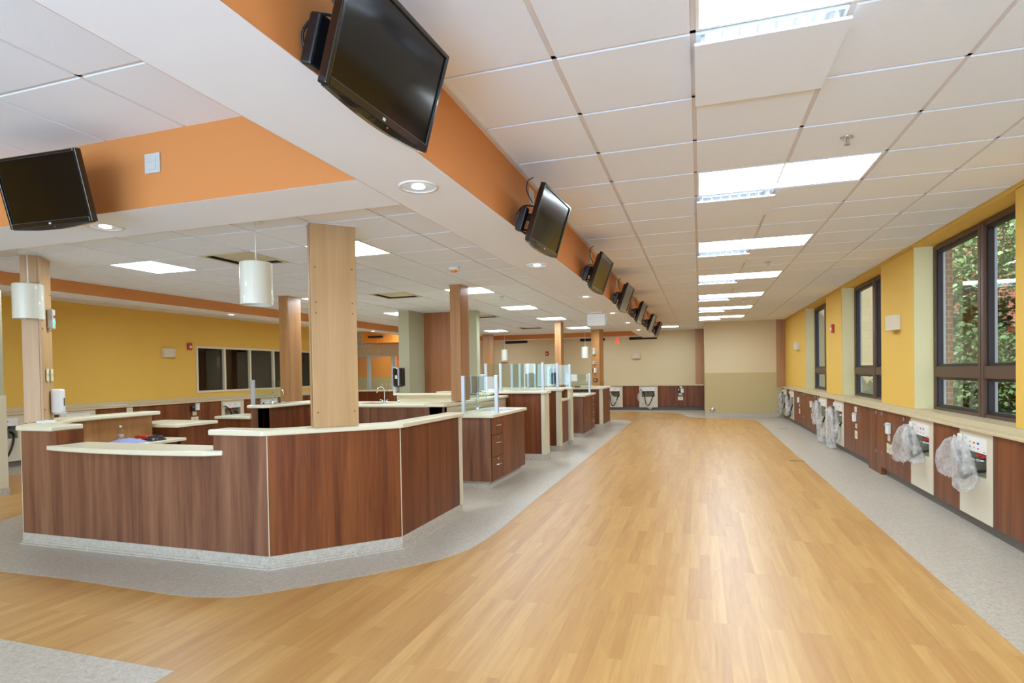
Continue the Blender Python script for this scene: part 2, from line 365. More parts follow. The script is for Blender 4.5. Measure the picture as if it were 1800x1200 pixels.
# floors
struct(B('floor', 'plank_floor', -11.6, -7.2, -.12, 2.8, 19.4, 0))
def vinyl(poly): struct(MB().prism(poly, -.01, .0012).build('floor', 'vinyl_grey'))
half = [(-1.85, 14.0), (-1.83, 12), (-1.815, 8.3), (-1.805, 3.7), (-1.79, 2.6), (-1.80, 2.2), (-1.83, 1.87), (-1.89, 1.68), (-1.97, 1.53), (-2.09, 1.37), (-2.32, 1.09), (-2.57, .83), (-2.73, .67), (-2.87, .55), (-2.98, .48), (-3.1, .44), (-3.26, .41), (-3.44, .40), (-3.99, .415), (-4.48, .43)]
mir = [(-8.96-x, y) for x, y in half[::-1]]
vinyl([(-2.10, 14.45), (-1.93, 14.3)]+half+mir[1:]+[(-7.0, 14.4), (-6.5, 14.6), (-2.45, 14.6)])
vinyl([(2.8, -7), (1.565, -7), (1.57, 4), (1.56, 10), (1.57, 12.5), (1.57, 13.8), (1.545, 14.5), (1.49, 14.9), (1.36, 15.2), (1.1, 15.35), (.6, 15.5), (.17, 15.62), (-.2, 15.72), (-.38, 15.9), (-.45, 16.4), (-.5, 16.9), (-.62, 17.2), (-.95, 17.6), (-1.5, 17.95), (-2, 18.1), (-9.5, 18.1), (-10.1, 17.5), (-10.15, 12), (-10.15, 0), (-10.15, -.38), (-11.6, -.38), (-11.6, 19.3), (2.8, 19.3)])
vinyl([(-2.525, -.38), (-10.14, -.38), (-10.14, -7), (-2.525, -7)])

# right wall with window openings
WIN = [(-4.29, -1.97), (-.63, 1.69), (3.027, 5.331), (6.60, 8.93), (10.25, 12.60)]
XW = 2.443
b = MB()
ys = [-7]+[v for w in WIN for v in w]+[19.2]
wr = struct(MB().box(XW, -7, 2.875, 2.80, 19.2, 3.26).box(2.62, -7, 0, 2.78, 19.2, .955).build('wall_right', 'wall_yellow'))
for a, c in zip(ys[::2], ys[1::2]):
    MB().box(XW, a, .966, 2.725, c, 2.88).build('pier', 'wall_yellow', wr)
for a, c in WIN:
    MB().box(XW+.006, c-.003, .965, 2.64, c, 2.874).build('reveal_face', 'wall_reveal', wr)
def window(n, y0, y1, far_split=None):
    x = 2.645; zb, zt = .965, 2.86; w = .05; mid = (y0+y1)/2-.06
    root = bpy.data.objects.new('window_%d' % n, None); C.objects.link(root); struct(root); root.location = (x, (y0+y1)/2, zb)
    def P(mb, name, m, bev=0):
        for i, v in enumerate(mb.v): mb.v[i] = (v[0]-x, v[1]-(y0+y1)/2, v[2]-zb)
        return mb.build(name, m, root, bev)
    P(MB().box(x, y0, zb, x+.075, y0+w, zt).box(x, y1-w, zb, x+.075, y1, zt).box(x, y0+w, zt-w, x+.075, y1-w, zt).box(x, y0+w, zb, x+.075, y1-w, zb+w*.6), 'frame', 'bronze')
    P(MB().box(x-.012, mid-.055, zb, x+.075, mid-.006, zt-.01).box(x-.012, mid+.006, zb, x+.075, mid+.055, zt-.01).box(x, mid-.006, zb, x+.07, mid+.006, zt-.01), 'mullion', 'bronze')
    P(MB().box(x-.006, y0+w, 1.343, x+.075, mid-.055, 1.463).box(x-.006, mid+.055, 1.343, x+.075, y1-w, 1.463), 'transom', 'bronze')
    for a, c in ((y0+w, mid-.055), (mid+.055, y1-w)):
        for z0, z1 in ((zb+.03, 1.343), (1.463, zt-w)):
            P(MB().box(x+.02, a, z0, x+.07, a+.03, z1).box(x+.02, c-.03, z0, x+.07, c, z1).box(x+.02, a+.03, z1-.03, x+.07, c-.03, z1).box(x+.02, a+.03, z0, x+.07, c-.03, z0+.03), 'sash', 'dark_frame')
            P(MB().box(x+.045, a+.03, z0+.03, x+.050, c-.03, z1-.03), 'pane', 'window_glass')
    P(MB().box(x+.075, y1-w-.012, zb+.03, x+.10, y1-w+.02, zt-.03).box(x+.075, mid-.067, zb+.03, x+.10, mid-.05, zt-.03), 'jamb_sky_sheen', 'frame_silver')  # outer frame edge in pale silver: the sky's reflection put into its colour
for i, (a, c) in enumerate(WIN): window(i+1, a, c)

# left wall (yellow) with internal observation window
XL = -11.25
ow0, ow1, oz0, oz1 = 7.98, 12.25, 1.10, 2.205
struct(MB().box(XL-.15, -7, 0, XL, ow0, 3.25).box(XL-.15, ow1, 0, XL, 14.6, 3.25).box(XL-.15, ow0, 0, XL, ow1, oz0).box(XL-.15, ow0, oz1, XL, ow1, 3.25).build('wall_left', 'wall_yellow'))
wn = bpy.data.objects.new('window_6', None); C.objects.link(wn); struct(wn)
fr = MB(); t = .05
fr.box(XL-.1, ow0, oz0, XL+.02, ow0+t, oz1).box(XL-.1, ow1-t, oz0, XL+.02, ow1, oz1).box(XL-.1, ow0+t, oz1-t, XL+.02, ow1-t, oz1).box(XL-.1, ow0+t, oz0, XL+.02, ow1-t, oz0+t)
fr.build('frame', 'frame_cream', wn)
my = [8.83, 9.68, 10.55, 11.40]
for y in my: B('mullion', 'frame_cream', XL-.1, y-.025, oz0+t, XL+.02, y+.025, oz1-t, wn)
for a, c in zip([ow0+t]+[y+.025 for y in my], [y-.025 for y in my]+[ow1-t]): B('pane', 'dark_glass', XL-.05, a, oz0+t, XL-.045, c, oz1-t, wn)
struct(MB().box(-14.2, 6.4, -.1, -14.0, 14.1, 3.2).box(-14.2, 6.4, -.1, XL-.16, 6.6, 3.2).box(-14.2, 13.9, -.1, XL-.16, 14.1, 3.2).box(-14.2, 6.6, 3.0, XL-.16, 13.9, 3.2).box(-14.2, 6.6, -.1, XL-.16, 13.9, 0).build('wall_far_room', 'dark_room'))

# far wall, jutting wall with its two-tone paint, wood pilasters
struct(B('wall_back', 'wall_beige', -11.6, 19.1, 0, .18, 19.3, 3.25))
wj = struct(B('wall_jut', 'wall_beige', .18, 16.07, 1.345, 2.62, 19.1, 3.25))
B('lower_wall', 'wall_beige_low', .172, 16.062, 0, 2.60, 19.1, 1.345, wj)
struct(B('baseboard_jut', 'vinyl_grey', .165, 16.05, 0, 2.33, 16.062, .1))
def pilaster(x0, x1, y0, y1, z0, z1, lab):
    o = MB().box(x0, y0, z0, x1, y1, z1).build('wood_pilaster', 'cherry', None, .003); tag(o, lab, 'pilaster', 'flat wood pilasters at the end wall'); return o
pilaster(-.113, .171, 18.98, 19.078, .925, 2.91, 'flat cherry wood pilaster rising from the far cabinets beside the beige jutting wall')
pilaster(2.21, 2.44, 16.03, 16.062, .92, 2.91, 'flat cherry wood pilaster in the corner of the yellow wall and the beige jutting wall')
# wall behind the camera and side closing walls
rw = MB().box(-11.6, -7.2, 0, -7.1, -7.0, 3.25).box(.7, -7.2, 0, 2.8, -7.0, 3.25).box(-7.1, -7.2, 2.75, .7, -7, 3.25).box(-7.1, -7.2, 0, .7, -7, .75)
struct(rw.build('wall_rear', 'wall_beige'))
# wall stub at the left edge, with its lower protective panel
ws = struct(B('wall_stub', 'wall_sage', -8.95, 1.9, 1.28, -8.49, 2.44, 3.2))
B('lower_panel', 'wall_beige_low', -8.96, 1.89, .1, -8.475, 2.455, 1.28, ws); B('corner_guard', 'beige_panel', -8.475, 1.89, .1, -8.468, 2.45, 1.28, ws); B('base', 'vinyl_grey', -8.97, 1.88, 0, -8.465, 2.46, .1, ws)
# grey-green pillar and big wood wall panel in the middle
struct(B('wall_pillar', 'wall_sage', -5.41, 7.10, 0, -5.19, 7.72, 2.7))
wp = MB().box(-5.19, 7.72, 1.09, -4.22, 7.80, 2.67).build('wood_wall_panel', 'cherry_panel'); tag(wp, 'tall reddish wood wall panel beside the grey-green pillar', 'wall panel')

struct(B('wall_nib', 'wall_sage', -4.22, 7.70, 0, -4.06, 7.86, 2.7))
# back end of the left bay: vent wall, glazed partition, orange room
yb = 14.6
def cz(z): return 1.48+(z-1.48)*.95
bw = struct(MB().box(-11.6, yb, cz(2.16), -8.6, yb+.12, 3.25).box(-8.9, yb, 0, -8.6, yb+.12, cz(2.16)).build('wall_partition', 'wall_beige'))
pf = bpy.data.objects.new('window_7', None); C.objects.link(pf); struct(pf)
MB().box(-11.4, yb-.03, cz(2.10), -8.9, yb+.1, cz(2.16)).box(-11.4, yb-.03, .78, -8.9, yb+.1, .84).build('frame', 'frame_silver', pf)
MB().box(-10.83, yb-.03, .84, -10.74, yb+.1, cz(2.10)).build('mullion', 'frame_silver', pf)
MB().box(-9.9, yb-.03, .84, -9.82, yb+.1, cz(2.10)).build('mullion', 'frame_silver', pf)
for a, c in ((-11.3, -10.83), (-10.74, -9.9), (-9.82, -8.9)): B('pane', 'glass', a, yb+.03, .84, c, yb+.036, cz(2.1), pf)
struct(MB().box(-11.5, 17.4, 1.37, -8.2, 17.5, 3.25).build('wall_orange', 'orange_bright'))
struct(MB().box(-11.5, 17.39, 0, -8.2, 17.5, 1.37).build('wall_orange_lower', 'wall_beige_low'))
struct(MB().box(-11.5, yb+.12, 1.37, -11.25, 17.39, 3.25).build('wall_side', 'orange_bright')); struct(MB().box(-11.5, yb+.12, 0, -11.24, 17.38, 1.37).build('wall_side_lower', 'wall_beige_low'))
struct(B('wall_below_glazing', 'beige_panel', -11.25, yb, 0, -8.9, yb+.1, .78))

# ================================================================ CEILING FIXTURES
def troffer(name, w, d, lab, cat, group, inner=False):
    """local origin at the fixture's corner at ceiling height; opens downward"""
    r = thing(name, lab, cat, (0,0,0), 0, group); h = .10; t = .014
    MB().box(0, 0, 0, w, t, h).box(0, d-t, 0, w, d, h).box(0, t, 0, t, d-t, h).box(w-t, t, 0, w, d-t, h).box(0, 0, h, w, d, h+.02).build('housing', 'white_plastic', r)
    m = MB(); n = 9; x0, x1 = t, w-t            # gently bowed lens
    for i in range(n):
        a = i/(n-1); y = t+(d-2*t)*a; z = .028+.045*math.sin(PI*a)
        m.v += [(x0, y, z), (x1, y, z)]
    m.f = [(2*i, 2*i+1, 2*i+3, 2*i+2) for i in range(n-1)]
    m.build('lens', 'lens_inner' if inner else 'lens', r, smooth=True)
    B('end_cap', 'white_plastic', w/2-.006, t, .02, w/2+.006, d-t, .03, r) if w > 1 else None
    return r
ordn = ['nearest', 'second', 'third', 'fourth', 'fifth', 'sixth', 'seventh', 'eighth', 'ninth']
L0 = troffer('ceiling_light', 2*G-.024, G-.024, 'x', 'ceiling light', 'long ceiling lights over the wood aisle')
def basin():
    r = thing('louvered_light', 'x', 'ceiling light', (0,0,0), 0, 'louvred lights with drop panels behind each long light'); w = G-.024; d = G-.024; t = .012
    MB().box(0, 0, 0, w, t, .14).box(0, d-t, 0, w, d, .14).box(0, t, 0, t, d-t, .14).box(w-t, t, 0, w, d-t, .14).box(0, 0, .14, w, d, .16).build('housing', 'baffle', r)
    m = MB()
    for k in range(8):
        x = .04+(w-.08)*k/7
        m.box(x-.003, .02, -.030, x+.003, .30, .05)
    m.build('louver', 'baffle', r)
    B('lens', 'lens_soft', .04, .1, .125, w-.04, d-.1, .135, r)
    MB().box(-.006, -.006, -.052, w+.008, d+.006, -.040).build('drop_panel', 'tile_white', r, .003)
    for bx, by in ((.02, d-.05), (w-.05, d-.05), (.02, .05), (w-.05, .05)): B('bracket', 'white_plastic', bx, by, -.04, bx+.025, by+.025, .02, r)
    return r
D0 = basin()
vis = 0
for k, j in enumerate(LY):
    y = j*G+.012
    if j < -1: lab = 'long white ceiling light over the aisle behind the camera'
    else:
        lab = 'long glowing ceiling light over the wood aisle, %s from the top of the photo' % ordn[vis]; vis += 1
    dl = ('square louvred ceiling light with drop panel, just beyond the %s long light' % ordn[max(vis-1, 0)]) if j >= -1 else 'square louvred ceiling light behind the camera'
    if k == 0:
        L0.location = (.012, y, ZC); L0['label'] = lab; D0.location = (.012, y+G, ZC); D0['label'] = dl
    else:
        dup(L0, (.012, y, ZC), 0, lab); dup(D0, (.012, y+G, ZC), 0, dl)
I0 = troffer('square_ceiling_light', G-.024, G-.024, 'x', 'ceiling light', 'square ceiling lights of the middle hall', True)
ilab = {(-2, 1): 'square ceiling light right behind the nearest tall wood column', (-6, 1): 'square ceiling light above the reception, beside the yellow wall side',
        (-2, 6): 'square ceiling light behind the second tall column, over the sinks', (-6, 6): 'square ceiling light hidden behind the nearest column, far left row',
        (-2, 14): 'square ceiling light over the glass partitions', (-6, 14): 'square ceiling light beyond the grey-green pillar',
        (-2, 19): 'square ceiling light by the far orange soffit, near the blank sign', (-6, 19): 'square ceiling light by the far orange soffit, above the left far column',
        (-2, 10): 'square ceiling light halfway along the middle hall, aisle side', (-6, 10): 'square ceiling light halfway along the middle hall, left side'}
first = True
for c in inl:
    loc = (OXI+c[0]*G+.012, OYI+c[1]*G+.012, ZI)
    if first: I0.location = loc; I0['label'] = ilab[c]; first = False
    else: dup(I0, loc, 0, ilab[c])
for q, c in enumerate(sorted(fl)): dup(I0, (-2.78+c[0]*G+.012, .02+c[1]*G+.012, ZC), 0, 'square ceiling light behind the camera, %s the aisle' % ('away from', 'nearer')[q], 'square ceiling lights behind the camera')
dup(I0, (-2*G+.012, 28*G+.012, ZC), 0, 'square ceiling light at the far end beside the last television')
for q, c in enumerate(fbl): dup(I0, (c[0]*G+.012, c[1]*G+.012, ZC), 0, ('square ceiling light over the far bay behind the orange soffit, right one', 'square ceiling light over the far bay, left of the other', 'unseen square ceiling light added to brighten the orange room behind the glazed partition')[q], 'square lights of the far bay')
for q, c in enumerate(lbl): dup(L0, (c[0]*G+.012, c[1]*G+.012, ZC), 0, 'long ceiling light of the yellow side bay, hidden above the soffit, %s from the camera' % ordn[q], 'long lights of the side bay')

def diffuser():
    r = thing('air_diffuser', 'x', 'air vent', (0,0,0), 0, 'square air vents in the middle ceiling'); w = G-.024
    MB().box(0, 0, -.004, w, .03, .01).box(0, w-.03, -.004, w, w, .01).box(0, .03, -.004, .03, w-.03, .01).box(w-.03, .03, -.004, w, w-.03, .01).build('frame', 'beige_panel', r)
    MB().box(.03, .03, .10, w-.03, w-.03, .11).box(.03, .03, 0, .034, w-.03, .10).box(w-.034, .03, 0, w-.03, w-.03, .10).box(.03, .03, 0, w-.03, .034, .10).box(.03, w-.034, 0, w-.03, w-.03, .10).build('duct', 'black_slot', r)
    p = MB(); a = .045; z = .022
    p.add([(a, a, z), (w-a, a, z), (w-a, w-a, z), (a, w-a, z), (.12, .12, .008), (w-.12, .12, .008), (w-.12, w-.12, .008), (.12, w-.12, .008)], [(0,1,5,4),(1,2,6,5),(2,3,7,6),(3,0,4,7),(4,5,6,7)])
    p.build('plaque', 'beige_panel', r); return r
V0 = diffuser()
vl = ['square air vent above the nearest hanging lamp', 'square air vent above the grey-green pillar', 'square air vent beyond the second tall column', 'square air vent near the far orange soffit']
for q, c in enumerate(inv):
    loc = (OXI+c[0]*G+.012, OYI+c[1]*G+.012, ZI)
    if q == 0: V0.location = loc; V0['label'] = vl[0]
    else: dup(V0, loc, 0, vl[q])

def downlight():
    r = thing('recessed_downlight', 'x', 'downlight', (0,0,0), 0, 'round downlights in the white soffit')
    MB().lathe([(.105, 0), (.105, -.006), (.088, -.006), (.086, .0)], n=32).build('trim_ring', 'white_plastic', r, smooth=True)
    MB().lathe([(.087, -.003), (.083, -.0025), (.02, -.0015), (.001, -.0012)], n=32).build('reflector', 'reflector', r, smooth=True)
    MB().lathe([(.001, -.008), (.02, -.0075), (.034, -.005), (.038, -.001)], n=20).build('bulb', 'bulb', r, smooth=True); return r
DL = downlight()
dls = [((-1.416, .207), 'round downlight in the soffit beside the big hanging television'), ((-3.715, .223), 'round downlight in the soffit below the left television'),
       ((-1.435, 2.64), 'round downlight below the second television of the row'), ((-1.44, 5.11), 'round downlight below the third television of the row'),
       ((-1.42, 7.5), 'round downlight in the soffit beside the blank hanging sign'), ((-1.42, 9.7), 'second last visible round downlight of the long soffit'), ((-1.42, 12.0), 'last round downlight near the far end of the long soffit')]
for q, (p, lab) in enumerate(dls):
    if q == 0: DL.location = (*p, ZS); DL['label'] = lab
    else: dup(DL, (*p, ZS), 0, lab)
dup(DL, (-7.5, 5.2, ZS2), 0, 'small round downlight in the soffit before the yellow wall')
dup(DL, (-7.5, 9.6, ZS2), 0, 'small round downlight in the left soffit behind the columns')

def sprinkler():
    r = thing('sprinkler_head', 'x', 'sprinkler', (0,0,0), 0, 'sprinkler heads')
    MB().lathe([(.001, -.001), (.038, -.001), (.040, -.006), (.022, -.010), (.010, -.012)], n=20).build('escutcheon', 'chrome', r, smooth=True)
    MB().cyl((0,0,-.01), (0,0,-.045), .006).box(-.012, -.002, -.045, -.009, .002, -.012).box(.009, -.002, -.045, .012, .002, -.012).lathe([(.001, -.046), (.017, -.046), (.017, -.049), (.001, -.050)], n=12).build('deflector', 'steel', r); return r
SP = sprinkler()
for q, (p, lab) in enumerate([((.905, 1.47, ZC), 'chrome sprinkler head over the aisle before the first full long light'), ((.91, 5.84, ZC), 'chrome sprinkler head between the second and third long lights'),
                              ((-2.95, 6.0, ZI), 'sprinkler head in the middle ceiling left of the long soffit'), ((.91, 10.3, ZC), 'small sprinkler head over the far part of the aisle')]):
    if q == 0: SP.location = p; SP['label'] = lab
    else: dup(SP, p, 0, lab)
sd = thing('smoke_detector', 'white smoke detector with an orange dust cap on the middle ceiling', 'smoke detector', (-2.62, 3.4, ZI))
MB().lathe([(.001, 0), (.062, 0), (.062, -.02), (.05, -.034), (.001, -.036)], n=24).build('base', 'white_plastic', sd, smooth=True)
MB().lathe([(.034, -.034), (.036, -.045), (.024, -.058), (.001, -.062)], n=20).build('dust_cap', 'amber', sd, smooth=True)

def pendant(name, lab, loc, drop, grp, r_=.118, h=.325):
    r = thing(name, lab, 'pendant light', loc, 0, grp)
    MB().cyl((0,0,0), (0,0,-.012), .062, n=24).build('canopy', 'white_plastic', r)
    MB().cyl((0,0,-.01), (0,0,-drop), .0045).cyl((0,0,-drop+.035), (0,0,-drop), .006, .012).build('stem', 'white_plastic', r)
    MB().lathe([(.001, -drop), (r_-.006, -drop), (r_, -drop-.006), (r_, -drop-h), (r_-.004, -drop-h), (r_-.004, -drop-.01)], n=48).build('shade', 'pendant', r, smooth=False)
    for p in r.children[2].data.polygons: p.use_smooth = abs(p.normal.z) < .5
    MB().lathe([(.001, -drop-h+.02), (.04, -drop-h+.02), (.05, -drop-h+.06), (.03, -drop-.12)], n=16).build('lamp', 'white_plastic', r, smooth=True)
    return r
pendant('pendant_light', 'white cylinder lamp hanging left of the nearest tall wood column', (-3.243, 1.045, ZI), .318, 'white cylinder pendants')
pendant('pendant_light', 'white cylinder lamp hanging in front of the leftmost wood column', (-5.972, 1.17, ZI), .30, 'white cylinder pendants')
pendant('pendant_light', 'small white cylinder lamp hanging far away before the beige wall, left one', (-5.75, 14.3, ZI), .50, 'white cylinder pendants', .11, .33)
pendant('pendant_light', 'small white cylinder lamp hanging far away beside the far column, right one', (-3.2, 14.2, ZI), .49, 'white cylinder pendants', .11, .33)

# ================================================================ TELEVISIONS
def make_tv(lab):
    """screen faces local -y; origin at the screen's centre. The whole set is tilted downward."""
    r = thing('television', lab, 'television', (0,0,0), 0, 'televisions hanging from the orange soffit')
    w, h = .62, .385; W2, H2 = w/2, h/2
    m = MB(); t = .018
    m.box(-W2, 0, -H2, -W2+t, .035, H2).box(W2-t, 0, -H2, W2, .035, H2).box(-W2+t, 0, H2-t, W2-t, .035, H2)
    m.prism([(0,0)]*0 or [(-W2+t, 0), (W2-t, 0), (W2-t, .035), (-W2+t, .035)], -H2, -H2+.03)
    m.build('bezel', 'black_gloss', r, .004)
    B('screen', 'screen', -W2+t, .008, -H2+.03, W2-t, .012, H2-t, r)
    m = MB(); P = [(-W2+.01, .035), (W2-.01, .035), (W2-.09, .075), (-W2+.09, .075)]
    m.prism(P, -H2+.02, H2-.02); m.build('back_cover', 'black', r, .006)
    # curved lower lip
    m = MB(); n = 14
    for i in range(n+1):
        a = -W2+.015+(w-.03)*i/n; d = .018*math.sin(PI*i/n)
        m.v += [(a, .002, -H2), (a, .03, -H2), (a, .03, -H2-.004-d), (a, .006, -H2-.004-d)]
    for i in range(n):
        for q in range(4): m.f.append((4*i+q, 4*i+(q+1) % 4, 4*i+4+(q+1) % 4, 4*i+4+q))
    m.f += [(0,1,2,3), (4*n, 4*n+1, 4*n+2, 4*n+3)]
    lip = m.build('lower_lip', 'black_gloss', r)
    MB().box(-.008, -.001, -H2+.008, .008, .0005, -H2+.018).build('logo', 'grey_plastic', r)
    MB().cyl((.03, -.0005, -H2-.006), (.03, .003, -H2-.006), .003).build('indicator_lamp', 'red_bright', lip)
    # mount and cables, reaching back to the soffit face
    m = MB().box(-.10, .075, -.10, .10, .085, .10).box(-.03, .085, -.05, .03, .15, .05)
    m.box(-.012, .10, -.02, .012, .215, .02); m.build('mount', 'black', r)
    c = MB()
    def lp(pts, rr=.005):
        out = []
        for i in range(len(pts)-1):
            for k in range(5):
                t_ = k/5; out.append(Vector(pts[i]).lerp(Vector(pts[i+1]), t_))
        out.append(Vector(pts[-1]))
        for _ in range(3): out = [out[0]]+[(out[i-1]+out[i]*2+out[i+1])/4 for i in range(1, len(out)-1)]+[out[-1]]
        c.tube(out, rr, 7)
    lp([(-.2, .075, .05), (-.27, .13, .03), (-.30, .15, -.05), (-.27, .12, -.13), (-.2, .07, -.14)])
    lp([(-.18, .075, .0), (-.25, .12, -.02), (-.26, .14, -.08), (-.22, .10, -.12), (-.16, .075, -.10)], .006)
    lp([(-.24, .08, .06), (-.28, .13, .12), (-.22, .17, .20), (-.16, .16, .24)], .004)
    c.build('cable', 'black', r, smooth=True)
    B('power_brick', 'black', -.30, .085, -.14, -.245, .13, .02, r, .008)
    return r
TV = [((-1.0, -.76, 2.56), 1.518, .30), ((-.958, 1.32, 2.51), 1.517, .314), ((-.975, 3.666, 2.522), 1.529, .35), ((-.975, 5.882, 2.518), 1.54, .35), ((-.975, 8.2, 2.52), 1.54, .35), ((-.975, 10.65, 2.52), 1.54, .35), ((-.975, 12.9, 2.53), 1.54, .35)]
tl = ['largest black television hanging at the top of the photo, its screen tilted down', 'black television hanging second in the row along the orange soffit', 'third television in the row, with a downlight beside it',
      'fourth television in the row along the orange soffit', 'fifth television in the row along the orange soffit', 'sixth television in the row, second last', 'last and smallest television at the far end of the orange soffit']
T0 = make_tv(tl[0])
for q, (p, yaw, tilt) in enumerate(TV):
    o = T0 if q == 0 else dup(T0, p, None, tl[q]); o.location = p; o.rotation_euler = (tilt, 0, yaw)
o = dup(T0, (-3.50, -.30, 2.54), None, 'black television on the left orange soffit, reflecting the room'); o.rotation_euler = (.24, 0, .043)
for ch in list(o.children):
    if ch.name.startswith(('cable', 'power_brick')): bpy.data.objects.remove(ch)

def outlet(name, lab, cat, loc, rz, m='ivory', w=.07, h=.115, n=2, grp=None):
    """wall plate facing local -y"""
    r = thing(name, lab, cat, loc, rz, grp)
    B('plate', m, -w/2, -.008, -h/2, w/2, 0, h/2, r, .002)
    mm = MB()
    for k in range(n):
        z = (k-(n-1)/2)*h*.38
        mm.box(-w*.24, -.0105, z-h*.13, w*.24, -.008, z+h*.13)
    mm.build('socket', 'grey_plastic' if m != 'black' else 'white_plastic', r); return r
OW = outlet('outlet_plate', 'x', 'outlet', (0,0,0), PI/2, 'grey_plastic', .115, .115, 2, 'outlet plates behind the televisions')
for q, (y, lab) in enumerate([(1.62, 'outlet plate behind the second television'), (4.10, 'outlet plate behind the third television'), (6.3, 'outlet plate behind the fourth television'), (8.65, 'outlet plate behind the fifth television'), (-.42, 'outlet plate hidden behind the largest television')]):
    p = (-1.190, y, 2.80)
    if q == 0: OW.location = p; OW['label'] = lab
    else: dup(OW, p, PI/2, lab)
outlet('outlet_plate', 'outlet plate on the orange soffit beside the left television', 'outlet', (-3.02, -.005, 2.73), 0, 'grey_plastic', .115, .115, 2)

# hanging signs
es = thing('hanging_sign', 'blank white hanging sign box below the long soffit', 'sign', (-1.66, 7.2, ZS))
B('bracket', 'white_plastic', -.10, -.03, -.02, .10, .03, 0, es, .002)
MB().box(-.155, -.022, -.235, .155, .022, -.03).build('panel', 'white_plastic', es, .006)
B('end_trim', 'grey_plastic', .156, -.024, -.236, .166, .024, -.028, es)
es = thing('exit_sign', 'small red-lit sign hanging before the far beige wall, seen edge-on', 'sign', (-2.44, 15.6, ZS2))
B('bracket', 'white_plastic', -.02, -.05, -.03, .02, .05, 0, es)
M['exit_red'] = mat('exit_red', '#E8806A', .4, emis='#FF5A40', estr=.6)
B('face', 'exit_red', -.03, -.15, -.22, .03, .15, -.03, es, .004)

# wall sconces and fire alarms
def sconce(lab, loc, rz):
    r = thing('wall_sconce', lab, 'wall light', loc, rz, 'pale half-round wall sconces')
    m = MB(); n = 12; w, d, h = .17, .11, .095
    P = [(-w, 0)]+[(-w*math.cos(PI*i/n)*1.0, -d*math.sin(PI*i/n)**.6) for i in range(1, n)]+[(w, 0)]
    m.prism([(x*.95, y) for x, y in P], -h, h); m.build('shade', 'beige_box', r, .003)
    B('back_plate', 'white_plastic', -.10, -.004, -.07, .10, .0, .07, r); return r
S0 = sconce('pale box-shaped sconce on the yellow pier between the first and second windows', (XW-.001, 5.95, 2.03), -PI/2)
dup(S0, (XW-.001, 13.6, 2.02), -PI/2, 'pale box-shaped sconce on the far yellow pier near the corner')
dup(S0, (XL+.001, 7.25, 2.02), PI/2, 'pale sconce on the yellow wall left of the dark observation window')
dup(S0, (-2.215, 19.099, 2.0), 0, 'pale sconce on the far beige wall, right of the far column')
dup(S0, (-7.40, 19.099, 1.97), 0, 'pale sconce on the far beige wall, behind the glass partitions')
def alarm(lab, loc, rz):
    r = thing('fire_alarm', lab, 'fire alarm', loc, rz, 'red fire alarm strobes')
    B('body', 'red', -.055, -.04, -.08, .055, 0, .08, r, .006); B('strobe', 'white_plastic', -.025, -.06, -.035, .025, -.04, .02, r, .006)
    return r
A0 = alarm('red fire alarm strobe on the yellow pier between the second and third windows', (XW-.001, 9.56, 2.2), -PI/2)
dup(A0, (XL+.001, 7.80, 2.18), PI/2, 'red fire alarm strobe on the yellow wall beside the dark window')
dup(A0, (-5.64, 19.099, 2.17), 0, 'red fire alarm strobe on the far beige wall')
def slot(x0, x1, lab):
    o = B('linear_vent', 'black_slot', x0, 19.08, 2.60, x1, 19.099, 2.70); tag(o, lab, 'air vent', 'dark slot vents on the far wall')
slot(-7.35, -6.43, 'dark slot vent high on the far wall, leftmost one'); slot(-4.32, -3.38, 'dark slot vent high on the far wall behind the far column'); slot(-2.47, -1.456, 'dark slot vent high on the far wall under the long soffit end')

# ================================================================ WOOD CLAD COLUMNS
def column(lab, P0, P1, t, zb, zt, m='maple', bolts=True):
    """wide face from P0 to P1 (seen side on the right-hand side of travel), thickness t to the left"""
    r = thing('wood_column', lab, 'column', (P0[0], P0[1], zb), 0, 'wood-clad columns')
    a = Vector((0, 0)); b = Vector((P1[0]-P0[0], P1[1]-P0[1])); d = b.normalized(); n = Vector((-d.y, d.x)); H = zt-zb
    MB().obox(a, b, t, 0, H).build('shaft', m, r, .004)
    # thin reveal lines where the side boards meet the face
    MB().obox(a+n*.018-d*.0008, a+n*.022-d*.0008, .002, 0, H).obox(b+n*.018+d*.0008, b+n*.022+d*.0008, -.002, 0, H).build('seam', 'cherry_panel', r)
    if bolts:
        for z in (.12, .90, H*.55+.1, H-.35):
            for u in (.035, b.length-.035):
                p = a+d*u
                MB().cyl((p.x-n.x*.006, p.y-n.y*.006, z), (p.x+n.x*.004, p.y+n.y*.004, z), .007, n=10).build('bolt', 'cherry_panel', r)
    MB().obox(a-n*.006-d*.006, b-n*.006+d*.006, t+.012, H-.008, H).build('ceiling_trim', 'tile_grid', r)
    return r
ZT = 1.065
column('nearest tall wood column standing on the reception counter', (-2.862, 1.195), (-2.617, 1.445), .15, ZT, ZI)
column('leftmost wood column on the left end of the reception counter', (-5.995, 1.29), (-6.225, 1.535), .15, ZT, ZI)
column('wood column behind the sinks, second tall one from the long soffit', (-3.175, 4.50), (-3.025, 4.50), .30, 1.10, ZI, 'cherry')
column('reddish wood column behind the reception, left of the nearest column', (-5.965, 4.52), (-5.815, 4.52), .31, 1.09, ZI, 'cherry')
column('wood column beyond the glass partitions, in line with the long soffit', (-3.26, 10.70), (-3.11, 10.70), .30, 1.11, ZI, 'cherry')
column('far wood column with devices on it, at the end block', (-3.0, 14.1), (-2.72, 13.83), .15, 1.04, ZI, 'cherry')
column('far left wood column before the beige wall, beyond the pillar', (-6.42, 14.15), (-6.10, 14.25), .2, 0, ZI, 'cherry', False)

